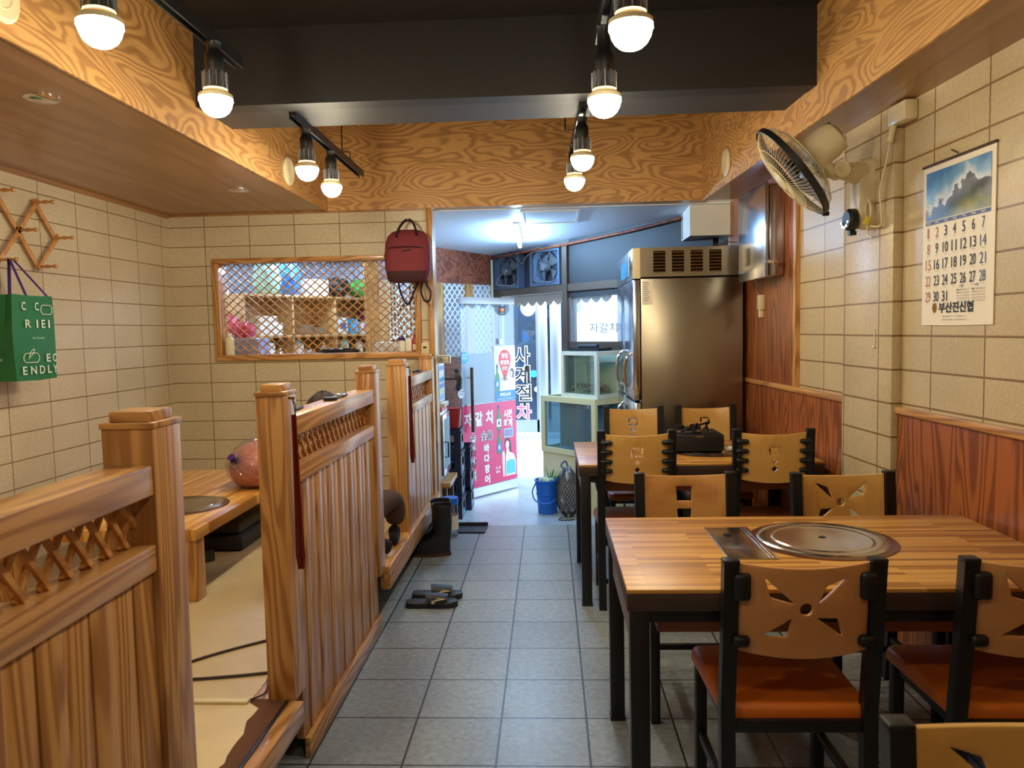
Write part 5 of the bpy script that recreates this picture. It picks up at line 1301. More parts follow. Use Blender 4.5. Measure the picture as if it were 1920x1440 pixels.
def dt(mb, s_, tl, z, w2, h2, m, bold=0, o=.0085): mb.text(s_, DP(tl, z, o), RVT, (0, 0, 1), w2, h2, m, bold, depth=0)
b = MB(); slab(b, DP, .0, DW, -.045, .775, .0055, .0068, 'pink_film')
for ch_, tl, z, hh in (('자', .78, .575, .125), ('갈', .625, .56, .145), ('치', .47, .57, .135)): dt(b, ch_, tl, z, .105, hh, 'paper_white', .045)
for i, ch_ in enumerate('숯불'): dt(b, ch_, .545-.09*i, .40, .080, .105, 'paper_white', .09); dt(b, ch_, .543-.09*i, .403, .076, .098, 'ink_black', .0, .0092)
for i, ch_ in enumerate('바다장어'): dt(b, ch_, .505, .285-.105*i, .078, .088, 'paper_white', .05)
for i, ch_ in enumerate('손곰장어'): dt(b, ch_, .70, .40-.125*i, .080, .105, 'paper_white', .09); dt(b, ch_, .698, .403-.125*i, .076, .098, 'ink_black', 0, .0092)
for i, s_ in enumerate(('시원', '하게')): dt(b, s_, .20, .60-.095*i, .135, .088, 'paper_white', .05)
dq(b, .20, .055, .40, .49, .0082, 'paper_white'); dq(b, .196, .059, .405, .485, .0086, 'sky_sticker'); dt(b, '대선', .185, .415, .115, .06, 'pink_film', .02, .0092)
dt(b, '15. 8', .335, .09, .07, .03, 'paper_white', .03); dt(b, '휴무', .335, .05, .06, .028, 'paper_white', .03)
def flat(mb, pts, o, m): mb.face([DP(a_, z_, o) for a_, z_ in pts], m)
def pbottle(mb, ct, z, s_, lab, o=.0084):
    P = [(-.024, 0), (.024, 0), (.026, .06), (.022, .10), (.009, .125), (.008, .17), (-.008, .17), (-.009, .125), (-.022, .10), (-.026, .06)]
    flat(mb, [(ct+a_*s_, z+z_*s_) for a_, z_ in P], o, 'ink_green'); flat(mb, [(ct+a_*s_, z+z_*s_) for a_, z_ in ((-.0245, .02), (.0245, .02), (.0245, .075), (-.0245, .075))], o+.0004, lab)
    flat(mb, [(ct+a_*s_, z+z_*s_) for a_, z_ in ((-.010, .035), (.012, .035), (.004, .065), (-.008, .062))], o+.0008, 'ink_blue' if lab == 'paper_white' else 'paper_white')
    flat(mb, [(ct+a_*s_, z+z_*s_) for a_, z_ in ((-.009, .155), (.009, .155), (.009, .176), (-.009, .176))], o+.0004, 'ink_blue')
pbottle(b, .275, .495, 1.4, 'paper_white'); pbottle(b, .275, .245, 1.4, 'blue_film')
# plain printed figure of a woman holding a glass
flat(b, [(.145+.045*math.cos(a), .335+.06*math.sin(a)) for a in [2*PI*i/20 for i in range(20)]], .0084, 'hair_print')
flat(b, [(.095, .34), (.115, .34), (.105, .23), (.085, .22)], .0083, 'hair_print')
flat(b, [(.150+.030*math.cos(a), .325+.042*math.sin(a)) for a in [2*PI*i/20 for i in range(20)]], .0088, 'skin_print')
flat(b, [(.165, .285), (.13, .285), (.125, .25), (.05, .22), (.02, .15), (.02, .0), (.19, .0), (.18, .2), (.17, .25)], .0086, 'skin_print')
flat(b, [(.17, .15), (.10, .165), (.035, .155), (.028, .02), (.175, .02)], .0090, 'teal_shirt')
flat(b, [(.235, .25), (.205, .27), (.19, .22), (.20, .0), (.225, .0), (.235, .15)], .0086, 'skin_print')
b.build('pink_sign', t)
b = MB(); slab(b, DP, .0, .325, .785, 1.345, .0072, .0082, 'paper_white')
c_t, c_z = .165, 1.205
flat(b, [(c_t+(.095*math.cos(a) if 1 else 0), c_z+.10*math.sin(a) if math.sin(a) > -.3 else c_z+.10*math.sin(a)*(1+1.2*max(0, 1-abs(math.cos(a))*1.2))) for a in [2*PI*i/32 for i in range(32)]], .0087, 'mc_red')
dt(b, '맛집', .215, 1.215, .10, .055, 'paper_white', .04, .0092); dt(b, '영업중', .235, 1.15, .14, .05, 'paper_white', .04, .0092)
for dx in (-.022, .022):
    flat(b, [(c_t+dx+.02*math.cos(a), 1.115+.02*math.sin(a)) for a in [2*PI*i/14 for i in range(14)]], .0092, 'paper_white'); flat(b, [(c_t+dx-.006+.008*math.cos(a), 1.113+.009*math.sin(a)) for a in [2*PI*i/10 for i in range(10)]], .0096, 'ink_black')
pbottle(b, .285, .885, 1.55, 'blue_film', .0087)
flat(b, [(.055+.032*math.cos(a), 1.06+.05*math.sin(a)) for a in [2*PI*i/18 for i in range(18)]], .0087, 'hair_print'); flat(b, [(.03, 1.06), (.06, 1.06), (.045, .95), (.02, .94)], .0087, 'hair_print'); flat(b, [(.062+.02*math.cos(a), 1.055+.033*math.sin(a)) for a in [2*PI*i/18 for i in range(18)]], .0091, 'skin_print')
flat(b, [(.08, 1.02), (.045, 1.02), (.012, .98), (.012, .89), (.11, .89), (.10, .99)], .0089, 'white_plastic')
dt(b, '1964', .225, .985, .10, .035, 'ink_black', .0, .0092); dt(b, '부드러운 소주', .225, 1.03, .10, .012, 'ink_grey', 0, .0092)
flat(b, [(.0, .785), (.325, .785), (.325, .885), (.0, .885)], .0092, 'blue_film'); dt(b, '부민소주', .25, .825, .17, .042, 'paper_white', .04, .0096); dt(b, '부산소주는 부민입니다', .28, .797, .24, .014, 'paper_white', .02, .0096)
b.build('poster', t)
def sticker(tc_, z, r, m, txt, tm):
    b = MB(); flat(b, [(tc_+r*math.cos(a), z+r*1.0*math.sin(a)) for a in [2*PI*i/28 for i in range(28)]], .0090, m)
    for i, s_ in enumerate(txt): dt(b, s_, tc_+r*.68, z+r*.25-i*r*.55, r*1.36, r*.42, tm, .02, .0096)
    b.build('sticker', t)
sticker(.75, 1.245, .055, 'sky_sticker', ('안심식당', '지정업소'), 'paper_white'); sticker(.81, .90, .045, 'paper_white', ('모범', '업소'), 'ink_blue')
b = MB(); flat(b, [(.145, 1.66), (.235, 1.66), (.235, 1.745), (.145, 1.745)], .0090, 'ink_black')
for dx, m_ in ((.012, 'mc_red'), (-.012, 'mc_orange')): flat(b, [(.19+dx+.02*math.cos(a), 1.71+.02*math.sin(a)) for a in [2*PI*i/22 for i in range(22)]], .0094+(.0002 if dx < 0 else 0), m_)
dt(b, 'mastercard', .222, 1.672, .062, .010, 'paper_white', .02, .0096); b.build('card_sticker', t)
b = MB(); b.tube([DP(.235, 1.62, .012), DP(.235, 1.43, .012)], .0025, 'paper_white', 6); slab(b, DP, .215, .255, 1.36, 1.42, .006, .03, 'white_paint'); b.build('door_sensor', t)

# ------------------------------------------------------------------ exhaust fans above the door
def exhaust(t0, label):
    t = thing('exhaust_fan', label, 'exhaust fan', tuple(FP(t0+.225, 1.935)), 0, 'exhaust fans over the street door')
    b = MB()
    for a_, bb, c_, d_ in ((0, .45, 0, .03), (0, .45, .33, .36), (0, .03, .03, .33), (.42, .45, .03, .33)): slab(b, FP, t0+a_, t0+bb, 1.935+c_, 1.935+d_, -.03, .05, 'fan_blue')
    b.build('housing', t)
    Rf = Matrix((FU, V3((0, 0, 1)), FN)).transposed(); c = FP(t0+.225, 2.115, 0)
    b = MB(); b.lathe([(.212, .03), (.165, .01), (.155, -.03), (.16, -.03), (.17, .005), (.215, .028)], c, 'fan_blue', 32, Rf, cap=False)
    b.build('fan_ring', t)
    b = MB()
    for k in range(4):
        a0 = PI/4+PI/2*k; rs = []
        for i in range(5):
            f = i/4; r = .03+.115*f; aw = .45
            rs.append([c+Rf@V3((math.cos(a0+s_*aw)*r, math.sin(a0+s_*aw)*r, -.01+.015*s_+th)) for s_, th in ((-1, 0), (1, 0), (1, -.003), (-1, -.003))])
        b.rings(rs, 'fan_blade')
    b.build('blades', t)
    MB().lathe([(0, .075), (.035, .075), (.045, .06), (.045, .0), (0, 0)], c, 'fan_blade', 20, Rf).build('motor', t)
    b = MB()
    for a in (PI/2+.5, PI/2-.5, -PI/2): b.bar(c+Rf@V3((math.cos(a)*.03, math.sin(a)*.03, .055)), c+Rf@V3((math.cos(a)*.20, math.sin(a)*.165, .05)), .012, .006, 'fan_blue', up=tuple(FN))
    b.build('motor_bracket', t)
    b = MB(); b.tube(spline([c+Rf@V3((-.02, -.02, .08)), c+Rf@V3((-.12, -.12, .08)), c+Rf@V3((-.02, -.14, .09)), c+Rf@V3((.12, -.15, .07)), c+Rf@V3((.18, -.13, .06))]), .006, 'aluminium', 6); b.build('cable', t)
exhaust(.03, 'left dusty exhaust fan above the street door'); exhaust(.66, 'right dusty exhaust fan above the street door, against the mullion')
b = MB(); b.tube(spline([FP(.47, 2.25, .05), FP(.55, 2.17, .06), FP(.62, 2.24, .06), FP(.75, 2.27, .06), FP(1.0, 2.29, .06)]), .005, 'red_plastic' if 0 else 'ink_grey', 6); single('cable', b, 'thin cable sagging between the two exhaust fans', 'cable', tuple(FP(.6, 2.2, .06)))
b = MB(); b.tube([FP(.02, 2.275, .07), FP(1.2, 2.30, .07), FP(2.0, 2.33, .07), (1.07, 6.3, 2.37)], .012, 'redply_X', 8); single('ceiling_pipe', b, 'reddish pipe running along the top of the street front to the white duct', 'pipe', tuple(FP(1.0, 2.28, .07)))
b = MB(); b.tube([LP(.10, 1.2, .05), LP(.10, 2.25, .05)], .012, 'aged_plastic', 8); single('pipe', b, 'thin vertical pipe in the corner left of the exhaust fans', 'pipe', tuple(LP(.02, 1.2, .05)))
# lobby tube lamp
yy0, yy1, tx = 6.45, 7.35, -.255
t = thing('ceiling_light', 'glowing cold white tube lamp under the white lobby ceiling', 'ceiling light', (tx, 6.9, cz(6.9)))
b = MB(); b.bar((tx, yy0, cz(yy0)-.012), (tx, yy1, cz(yy1)-.012), .05, .02, 'white_paint'); b.build('fixture_body', t)
b = MB(); b.cyl((tx, yy0+.02, cz(yy0)-.06), (tx, yy1-.02, cz(yy1)-.06), .016, 'tube_glow', seg=12); b.build('tube', t)
# awning and lanterns outside
b = MB(); 
for i in range(12):
    a0 = -.2+.14*i; P = [FP(a0, 1.86, -.28), FP(a0+.14, 1.86, -.28)]+[FP(a0+.14-.14*j/8, 1.80-.045*math.sin(PI*j/8), -.28) for j in range(9)]
    b.prism(P, tuple(-FN*.004), 'paper_white')
slab(b, FP, -.3, 1.6, 1.86, 1.90, -.9, -.26, 'white_paint'); single('awning', b, 'white scalloped awning outside over the street door', 'awning', tuple(FP(.6, 1.86, -.5)))
for i, (tt, zz) in enumerate(((.04, 1.745), (.83, 1.755))):
    p = FP(tt, zz, -.42); t = thing('lantern', ['white round lantern outside above the poster side of the door', 'white round lantern outside at the right of the door opening'][i], 'lantern', tuple(p), 0, 'white lanterns outside')
    MB().ball(p, (.085, .085, .092), 'lantern', 24).build('globe', t); MB().cyl(p+V3((0, 0, .09)), p+V3((0, 0, 1.858-zz)), .01, 'black_metal', seg=8).build('hanger', t)

# ------------------------------------------------------------------ fish tanks
TA = V3((-.085, 7.20, 0))
def TP(s_, z, o=0): return TA+FU*s_-FN*o+V3((0, 0, z))
def tank(name, label, s0, s1, o0, o1, z0, z1, fr, fm, back, gl, wl_, base=None):
    t = thing(name, label, 'fish tank', tuple(TP((s0+s1)/2, base if base is not None else z0, (o0+o1)/2)), 0, 'fish tanks by the street front')
    b = MB(); w_ = fr
    for za, zb in ((z0, z0+w_), (z1-w_, z1)):
        slab(b, TP, s0, s1, za, zb, o0, o0+.03, fm); slab(b, TP, s0, s0+.03, za, zb, o0+.03, o1, fm); slab(b, TP, s1-.03, s1, za, zb, o0+.03, o1, fm); slab(b, TP, s0, s1, za, zb, o1-.03, o1, fm)
    for a_ in (s0, s1-w_):
        slab(b, TP, a_, a_+w_, z0+w_, z1-w_, o0, o0+.03, fm); slab(b, TP, a_, a_+w_, z0+w_, z1-w_, o1-.03, o1, fm)
    b.build('frame', t)
    b = MB(); slab(b, TP, s0+w_, s1-w_, z0+w_, z1-w_, o0+.012, o0+.018, gl); slab(b, TP, s0+.012, s0+.018, z0+w_, z1-w_, o0+.03, o1-.03, gl); b.build('glass', t)
    b = MB(); slab(b, TP, s0+.02, s1-.02, z0+.01, z1-.01, o1-.028, o1-.02, back); slab(b, TP, s0+.03, s1-.03, z0+.005, z0+.02, o0+.03, o1-.03, back); b.build('back_panel', t)
    b = MB(); slab(b, TP, s0+.025, s1-.025, wl_-.006, wl_, o0+.02, o1-.03, 'tank_glass_blue'); b.build('water_surface', t)
    b = MB(); slab(b, TP, s0+(s1-s0)*.32, s0+(s1-s0)*.34, z0+w_, z1-w_, o0+.03, o1-.05, 'tank_white'); b.cyl(TP(s0+.2, z0+w_, o0+.12), TP(s0+.2, z1-w_, o0+.12), .008, 'white_plastic', seg=8); b.build('partition_pipe', t)
    if base is not None:
        b = MB(); slab(b, TP, s0+.01, s1-.01, base, z0, o0+.01, o1-.01, fm); b.build('base_cabinet', t)
    return t
tank('fish_tank', 'large lower fish tank with a pale yellow frame and cabinet by the street door', 0, .73, 0, .36, .36, .885, .05, 'tank_frame', 'tank_blue', 'tank_glass_blue', .80, LZ)
tank('fish_tank', 'upper fish tank of eels with a white frame, standing on the lower tank', .26, .73, .03, .34, .887, 1.30, .035, 'tank_white', 'tank_back', 'tank_glass', 1.20)
for i in range(9):
    s_ = .33+.036*i; o_ = .10+.1*(i % 2); z_ = .93+.012*(i % 3)
    r = random.Random(i)
    P = [TP(s_, z_, o_), TP(s_+.03, z_+.04*r.random()+.01, o_-.02), TP(s_+.07, z_+.05*r.random(), o_+.02), TP(s_+.06, z_+.01, o_+.06), TP(s_+.01, z_+.02+.04*r.random(), o_+.05), TP(s_-.02, z_+.01, o_+.01)]
    sp = spline(P, 6); n_ = len(sp)
    b = MB(); b.tube(sp, [.016*min(1, .35+2.2*min(k/n_, 1-k/n_)) for k in range(n_)], 'eel_skin', 8)
    single('eel', b, ('leftmost' if i == 0 else NTH[i]+' from the left')+' of the grey eels coiled in the upper fish tank', 'eel', tuple(TP(s_, z_, o_)), 'eels in the upper tank')
b = MB(); slab(b, TP, .30, .70, 1.302, 1.33, .08, .24, 'black_plastic'); b.cyl(TP(.38, 1.345, .15), TP(.62, 1.345, .15), .018, 'charcoal', seg=10); single('tank_filter', b, 'dark filter unit lying on top of the upper fish tank', 'filter', tuple(TP(.58, 1.302, .15)))

# bucket with greens, net of shells
bx_, by_ = -.035, 6.86
t = thing('bucket', 'bright blue plastic bucket on the lobby floor beside the fish tank', 'bucket', (bx_, by_, LZ))
MB().lathe([(0, .0), (.082, 0), (.086, .004), (.092, .10), (.098, .165), (.103, .17), (.103, .18), (.099, .186), (.110, .29), (.118, .295), (.118, .305), (.108, .305), (.104, .29), (.085, .02), (0, .015)], (bx_, by_, LZ), 'bucket_blue', 32).build('body', t)
MB().tube(spline([(bx_-.10, by_-.03, LZ+.285), (bx_-.135, by_-.06, LZ+.20), (bx_-.10, by_-.115, LZ+.13), (bx_-.0, by_-.135, LZ+.11), (bx_+.07, by_-.12, LZ+.14)]), .006, 'bucket_blue', 8).build('handle', t)
t = thing('vegetable', 'leafy green vegetables sticking out of the blue bucket', 'vegetable', (bx_, by_, LZ+.2))
b = MB()
for i in range(7):
    r = random.Random(40+i); c = V3((bx_+r.uniform(-.06, .05), by_+r.uniform(-.06, .04), LZ+.30)); b.ball(c, (r.uniform(.02, .035), .02, .03), 'leaf_pale', 8, Euler((r.random(), r.random(), r.random())).to_matrix())
b.build('pale_stalks', t)
b = MB()
for i in range(16):
    r = random.Random(60+i); c = V3((bx_+.03, by_, LZ+.27)); d = V3((r.uniform(-.4, 1), r.uniform(-.6, .4), 1)).normalized()*r.uniform(.08, .15)
    b.tube([c, c+d*.5, c+d], [.006, .011, .003], 'leaf_green', 5, flat=.4)
b.build('leaves', t)
t = thing('shell_net', 'large black net bag full of pale shells beside the blue bucket', 'net bag', (.15, 6.72, LZ))
nc = V3((.15, 6.70, LZ+.22))
b = MB(); blob(b, nc, .105, .10, .225, 'shell_grey', .07, 31, 30, .04); b.build('shells', t)
b = MB()
for i in range(26):
    a0 = 2*PI*i/26
    for sg in (1, -1):
        b.tube([nc+V3(((.114*max(math.cos(q), .05))*math.cos(a0+sg*q*1.1), (.108*max(math.cos(q), .05))*math.sin(a0+sg*q*1.1), .222*math.sin(q))) for q in [-1.4+2.8*k/12 for k in range(13)]], .0028, 'net_black', 4, cap=False)
b.tube(spline([nc+V3((0, 0, .21)), nc+V3((-.02, .01, .27)), nc+V3((-.06, -.01, .24)), nc+V3((-.03, -.03, .20))]), .008, 'ink_blue', 6)
b.tube(spline([nc+V3((-.05, -.09, -.2)), nc+V3((-.09, -.13, -.215)), nc+V3((-.02, -.15, -.215)), nc+V3((.05, -.12, -.215))]), .004, 'net_black', 5); b.build('netting', t)
b = MB(); b.bx(-.075, -.04, 6.60, 6.63, LZ, LZ+.10, 'bucket_blue', .004); single('blue_strap', b, 'short blue strap end between bucket and net bag', 'strap', (-.06, 6.61, LZ)) if 0 else b.bm.free()

# ------------------------------------------------------------------ left of the lobby: cabinet, boxes, crates
t = thing('display_cabinet', 'steel glass-fronted cabinet at the left of the lobby', 'cabinet', (-1.05, 6.2, LZ))
MB().bx(-1.25, -.865, 6.0, 6.42, .33, .86, 'aluminium', .004).build('casing', t)
d = MB().bx(-.863, -.845, 6.01, 6.41, .35, .84, 'steel_cool', .004).build('door', t); MB().bx(-.8445, -.843, 6.05, 6.37, .40, .80, 'tank_blue').build('door_glass', d)
MB().tube([(-.845, 6.06, .50), (-.815, 6.06, .50), (-.815, 6.06, .62), (-.845, 6.06, .62)], .006, 'black_metal', 8).build('handle', d)
MB().bx(-1.27, -.80, 5.99, 6.47, .26, .30, 'pine_X', .003).build('shelf_board', t)
b = MB()
for x in (-1.22, -.85):
    for y in (6.03, 6.42): b.bx(x-.02, x+.02, y-.02, y+.02, LZ, .26, 'bronze_frame')
b.build('stand_leg', t); MB().bx(-1.25, -.865, 6.0, 6.42, .30, .329, 'bronze_frame').build('base_rail', t)
t = thing('lightbox', 'wood-sided box with a pale blue notice panel above the steel cabinet', 'box', (-1.03, 6.2, .92))
MB().bx(-1.2, -.885, 6.0, 6.38, .93, 1.25, 'pine_Z', .004).build('case', t); b = MB(); b.bx(-.885, -.875, 6.01, 6.37, .935, 1.245, 'white_paint', .002)
for k, m_ in enumerate(('sky_sticker', 'leaf_pale', 'blue_film', 'sky_sticker', 'paper_white', 'blue_film')): b.bx(-.875, -.8735, 6.04, 6.34, .95+.048*k, .985+.048*k, m_)
b.build('notice_panel', t)
b = MB(); b.bx(-1.15, -.86, 6.05, 6.35, .861, .895, 'pink_film', .002).bx(-1.12, -.84, 6.08, 6.33, .896, .928, 'paper', .002); single('papers', b, 'pink and white papers lying on the steel cabinet', 'papers', (-1.0, 6.2, .861))
t = thing('foil_box', 'long box printed FOIL on top of the wood-sided box', 'box', (-.92, 6.05, 1.252))
b = MB(); b.bx(-1.15, -.775, 6.0, 6.05, 1.252, 1.315, 'white_plastic', .002); b.build('carton', t)
b = MB(); b.face([(-.885, 5.999, 1.258), (-.778, 5.999, 1.258), (-.778, 5.999, 1.309), (-.885, 5.999, 1.309)], 'ink_grey'); b.face([(-.882, 5.9985, 1.262), (-.788, 5.9985, 1.262), (-.788, 5.9985, 1.305), (-.882, 5.9985, 1.305)], 'paper'); b.text('FOIL', (-.878, 5.998, 1.268), (1, 0, 0), (0, 0, 1), .048, .03, 'ink_black', .02); b.text('30cm x 100m', (-.826, 5.998, 1.272), (1, 0, 0), (0, 0, 1), .03, .012, 'ink_black'); b.build('printing', t)
b = MB(); b.tube(spline([(-.79, 6.5, 1.18), (-.765, 6.5, 1.10), (-.78, 6.5, 1.0)]), .022, 'charcoal', 8); b.ball((-.775, 6.5, 1.12), (.03, .03, .05), 'bronze_frame', 10); b.cyl((-1.2, 6.52, 1.1), (-.79, 6.5, 1.1), .012, 'bronze_frame', seg=8); single('wall_phone', b, 'dark bracket with a hanging hook behind the wood-sided box', 'bracket', (-.79, 6.5, 1.0))
b = MB(); b.lathe([(0, 0), (.055, 0), (.075, .17), (.08, .175), (0, .17)], (-.86, 6.78, .645), 'red_plastic', 20); single('red_bucket', b, 'red plastic pail standing on the dark crates', 'pail', (-.86, 6.78, .645))
def crate(x, y, z, rz, label, proto=[]):
    if not proto:
        t = thing('bottle_crate', label, 'crate', (0, 0, 0), 0, 'stacked dark crates')
        b = MB(); b.bx(-.17, .17, -.15, .15, 0, .02, 'crate_navy'); b.build('bottom', t, world=False)
        for nm, sy in (('side_wall', -1), ('side_wall', 1)):
            b = MB(); y0_, y1_ = sorted((sy*.15, sy*.138)); b.bx(-.17, .17, y0_, y1_, 0, .05, 'crate_navy').bx(-.17, .17, y0_, y1_, .15, .195, 'crate_navy').bx(-.17, -.11, y0_, y1_, .05, .15, 'crate_navy').bx(.11, .17, y0_, y1_, .05, .15, 'crate_navy').bx(-.175, .175, sy*.152-.006, sy*.152+.006, .17, .18, 'crate_navy')
            b.build('side_wall', t, world=False)
        for sx in (-1, 1):
            b = MB(); x0_, x1_ = sorted((sx*.17, sx*.158)); b.bx(x0_, x1_, -.138, .138, 0, .07, 'crate_navy').bx(x0_, x1_, -.138, .138, .14, .195, 'crate_navy').bx(x0_, x1_, -.138, -.06, .07, .14, 'crate_navy').bx(x0_, x1_, .06, .138, .07, .14, 'crate_navy').bx(sx*.174-.006, sx*.174+.006, -.15, .15, .17, .18, 'crate_navy').bx(sx*.171-.001, sx*.171+.001, -.05, .05, .02, .06, 'sky_sticker')
            b.build('end_wall', t, world=False)
        proto.append(t); t.location = (x, y, z); t.rotation_euler = (0, 0, rz); return t
    return dup(proto[0], (x, y, z), rz, label)
ords = ['bottom', 'second lowest', 'third', 'top']
for i in range(4): crate(-.955, 6.78, LZ+.198*i, .02*(i % 2), ords[i]+' dark navy crate of the nearer stack beside the steel cabinet')
for i in range(3): crate(-.91, 7.12, LZ+.198*i, -.03*(i % 2)+.02, ['bottom', 'middle', 'top'][i]+' dark navy crate of the lower stack behind, next to the open door')
# bottle, boots, mat
bottle('water_jug', -.745, 5.55, 0, .058, .285, 'clear_film', 'bucket_blue', 'clear plastic jug with a bright blue cap behind the black boots', .82, .05, shoulder=.72, band='paper')
b = MB(); b.prism([(-.70, 5.60, .001), (-.50, 5.60, .001), (-.49, 5.80, .001), (-.74, 5.82, .001)], (0, 0, .012), 'black_rubber'); b.bx(-.73, -.49, 5.79, 5.81, .001, .035, 'black_rubber', .004); single('dustpan', b, 'flat black dustpan on the tiles beside the crates', 'dustpan', (-.6, 5.7, 0))
def boot(x, y, rz, label):
    t = thing('rubber_boot', label, 'boot', (x, y, 0), rz, 'pair of black rubber boots')
    # heel at origin, toe towards -x
    rs = []
    for z, cx, rx, ry in ((.012, -.085, .135, .046), (.05, -.085, .135, .047), (.085, -.065, .115, .046), (.115, -.02, .075, .046), (.15, .0, .058, .047), (.22, .005, .060, .050), (.30, .0, .064, .056), (.345, .0, .068, .060)):
        rs.append([V3((cx+rx*math.copysign(abs(math.cos(a))**.85, math.cos(a)), ry*math.copysign(abs(math.sin(a))**.85, math.sin(a)), z)) for a in [2*PI*i/24 for i in range(24)]])
    inner = [[V3((p.x*.9, p.y*.9, p.z)) for p in rs[-1]], [V3((p.x*.86, p.y*.86, .2)) for p in rs[-1]]]
    b = MB(); b.rings(rs+inner, 'black_rubber'); b.build('upper', t, world=False, ang=70)
    b = MB(); b.rings([[V3((-.085+.14*math.cos(a), .05*math.sin(a), z)) for a in [2*PI*i/24 for i in range(24)]] for z in (0, .02)], 'rubber_sole'); b.build('sole', t, world=False)
    b = MB(); b.lathe([(.070, .335), (.073, .34), (.070, .35), (.064, .345)], (0, 0, 0), 'black_rubber', 24, Matrix.Diagonal((1, .9, 1)), cap=False); b.build('cuff', t, world=False)
    return t
bt = boot(-.735, 5.06, .12, 'nearer black rubber boot standing beside the partition, toe to the left')
dup(bt, (-.765, 5.19, 0), -.05, 'black rubber boot behind the nearer one, against the partition')
# sandals
def sandal(x, y, rz, label):
    t = thing('slide_sandal', label, 'sandal', (x, y, 0), rz, 'pair of black slide sandals')
    def foot(z, k=1.0): return [V3((u, v*k, z)) for u, v in ((-.14, -.028), (-.125, -.042), (-.07, -.044), (0, -.042), (.06, -.05), (.11, -.046), (.14, -.02), (.142, .01), (.12, .042), (.06, .05), (0, .044), (-.07, .042), (-.125, .038), (-.14, .022))]
    MB().rings([foot(0, .95), foot(.004), foot(.026), foot(.030, .92)], 'black_rubber').build('sole', t, world=False, ang=60)
    b = MB(); rs = []
    for i in range(11):
        a = PI*i/10; y_ = -.052*math.cos(a); z_ = .018+.058*math.sin(a)**.8; k = .55+.45*math.sin(a)
        rs.append([V3((.02-.045*k-.01, y_, z_)), V3((.03+.06*k, y_*.96, z_-.012*math.sin(a))), V3((.03+.06*k, y_*.9, z_-.016*math.sin(a)-.001)), V3((.02-.045*k-.01, y_*.93, z_-.005*math.sin(a)-.001))])
    b.rings(rs, 'black_plastic'); st = b.build('strap', t, world=False)
    b = MB()
    for k in range(5): b.bar((.0+.012*k, -.054, .035+.004*k), (.045+.01*k, -.045+.003*k, .060-.003*k), .0025, .002, 'print_cream', up=(0, -1, .3))
    b.text('B', (.005, -.0555, .030), (1, 0, 0), (0, -.15, 1), .018, .02, 'print_white', .05); b.build('strap_print', st, world=False)
    return t
sd = sandal(-.665, 4.10, .03, 'nearer black slide sandal with a printed strap on the floor tiles')
dup(sd, (-.655, 4.235, 0), -.02, 'black slide sandal lying just behind its pair on the floor tiles')

# ------------------------------------------------------------------ seated person behind the middle partition
def skin_mesh(name, nodes, edges, mat, parent, sub=2):
    me = bpy.data.meshes.new(name); me.from_pydata([n_[0] for n_ in nodes], edges, []); o = bpy.data.objects.new(name, me); COL.objects.link(o)
    m = o.modifiers.new('s', 'SKIN'); s2 = o.modifiers.new('d', 'SUBSURF'); s2.levels = s2.render_levels = sub
    for i, n_ in enumerate(nodes):
        r = n_[1] if isinstance(n_[1], tuple) else (n_[1], n_[1]); me.skin_vertices[0].data[i].radius = r
    me.skin_vertices[0].data[0].use_root = True
    bpy.context.view_layer.update()
    m2 = bpy.data.meshes.new_from_object(o.evaluated_get(bpy.context.evaluated_depsgraph_get()))
    bpy.data.objects.remove(o); m2.materials.clear(); m2.materials.append(M[mat])
    m2.polygons.foreach_set('use_smooth', [True]*len(m2.polygons))
    ob = bpy.data.objects.new(name, m2); COL.objects.link(ob)
    if parent is not None: ob.parent = parent; m2.transform(Matrix.Translation(-parent.location))
    return ob
t = thing('person', 'person in dark brown trousers sitting knees up behind the middle partition', 'person', (-1.16, 3.72, PZ))
P = [((-1.16, 3.70, .40), (.13, .10)), ((-1.155, 3.69, .60), (.12, .09)), ((-1.145, 3.70, .80), (.15, .09)), ((-1.135, 3.715, .90), (.07, .07)), ((-1.13, 3.74, .985), .052),
     ((-1.32, 3.72, .85), .055), ((-1.37, 3.92, .66), .042), ((-1.27, 4.12, .60), .034),
     ((-1.02, 3.74, .85), .05), ((-1.06, 3.96, .68), .042), ((-1.10, 4.16, .62), .034)]
skin_mesh('body', P, [(0, 1), (1, 2), (2, 3), (3, 4), (2, 5), (5, 6), (6, 7), (2, 8), (8, 9), (9, 10)], 'jumper', t)
for nm, pts in (('trouser_leg', [((-1.10, 3.78, .40), .10), ((-1.03, 4.10, .50), .085), ((-.93, 4.40, .550), .076), ((-.915, 4.42, .44), .070), ((-.925, 4.40, .37), .048)]),
                ('trouser_leg', [((-1.24, 3.78, .40), .10), ((-1.16, 4.0, .44), .085), ((-1.06, 4.22, .44), .07), ((-1.0, 4.15, .38), .058), ((-.97, 4.13, .34), .048)])):
    skin_mesh(nm, pts, [(0, 1), (1, 2), (2, 3), (3, 4)], 'trousers', t)
for pts in ([((-.925, 4.40, .38), .038), ((-.925, 4.41, .325), .038), ((-.915, 4.35, .314), .034), ((-.905, 4.29, .308), .026)], [((-.965, 4.14, .34), .045), ((-.935, 4.11, .335), .046), ((-.90, 4.095, .332), .044), ((-.885, 4.09, .328), .036)]):
    skin_mesh('sock', pts, [(0, 1), (1, 2), (2, 3)], 'sock_black', t)
hc = V3((-1.13, 3.78, 1.085))
b = MB(); b.ball(hc, (.076, .093, .112), 'skin', 24); b.ball(hc+V3((0, .094, -.012)), (.012, .016, .018), 'skin', 10)
for sx in (-1, 1): b.ball(hc+V3((sx*.076, 0, -.01)), (.010, .018, .028), 'skin', 10); b.ball(hc+V3((sx*.030, .082, .008)), (.010, .006, .006), 'ink_black', 8)
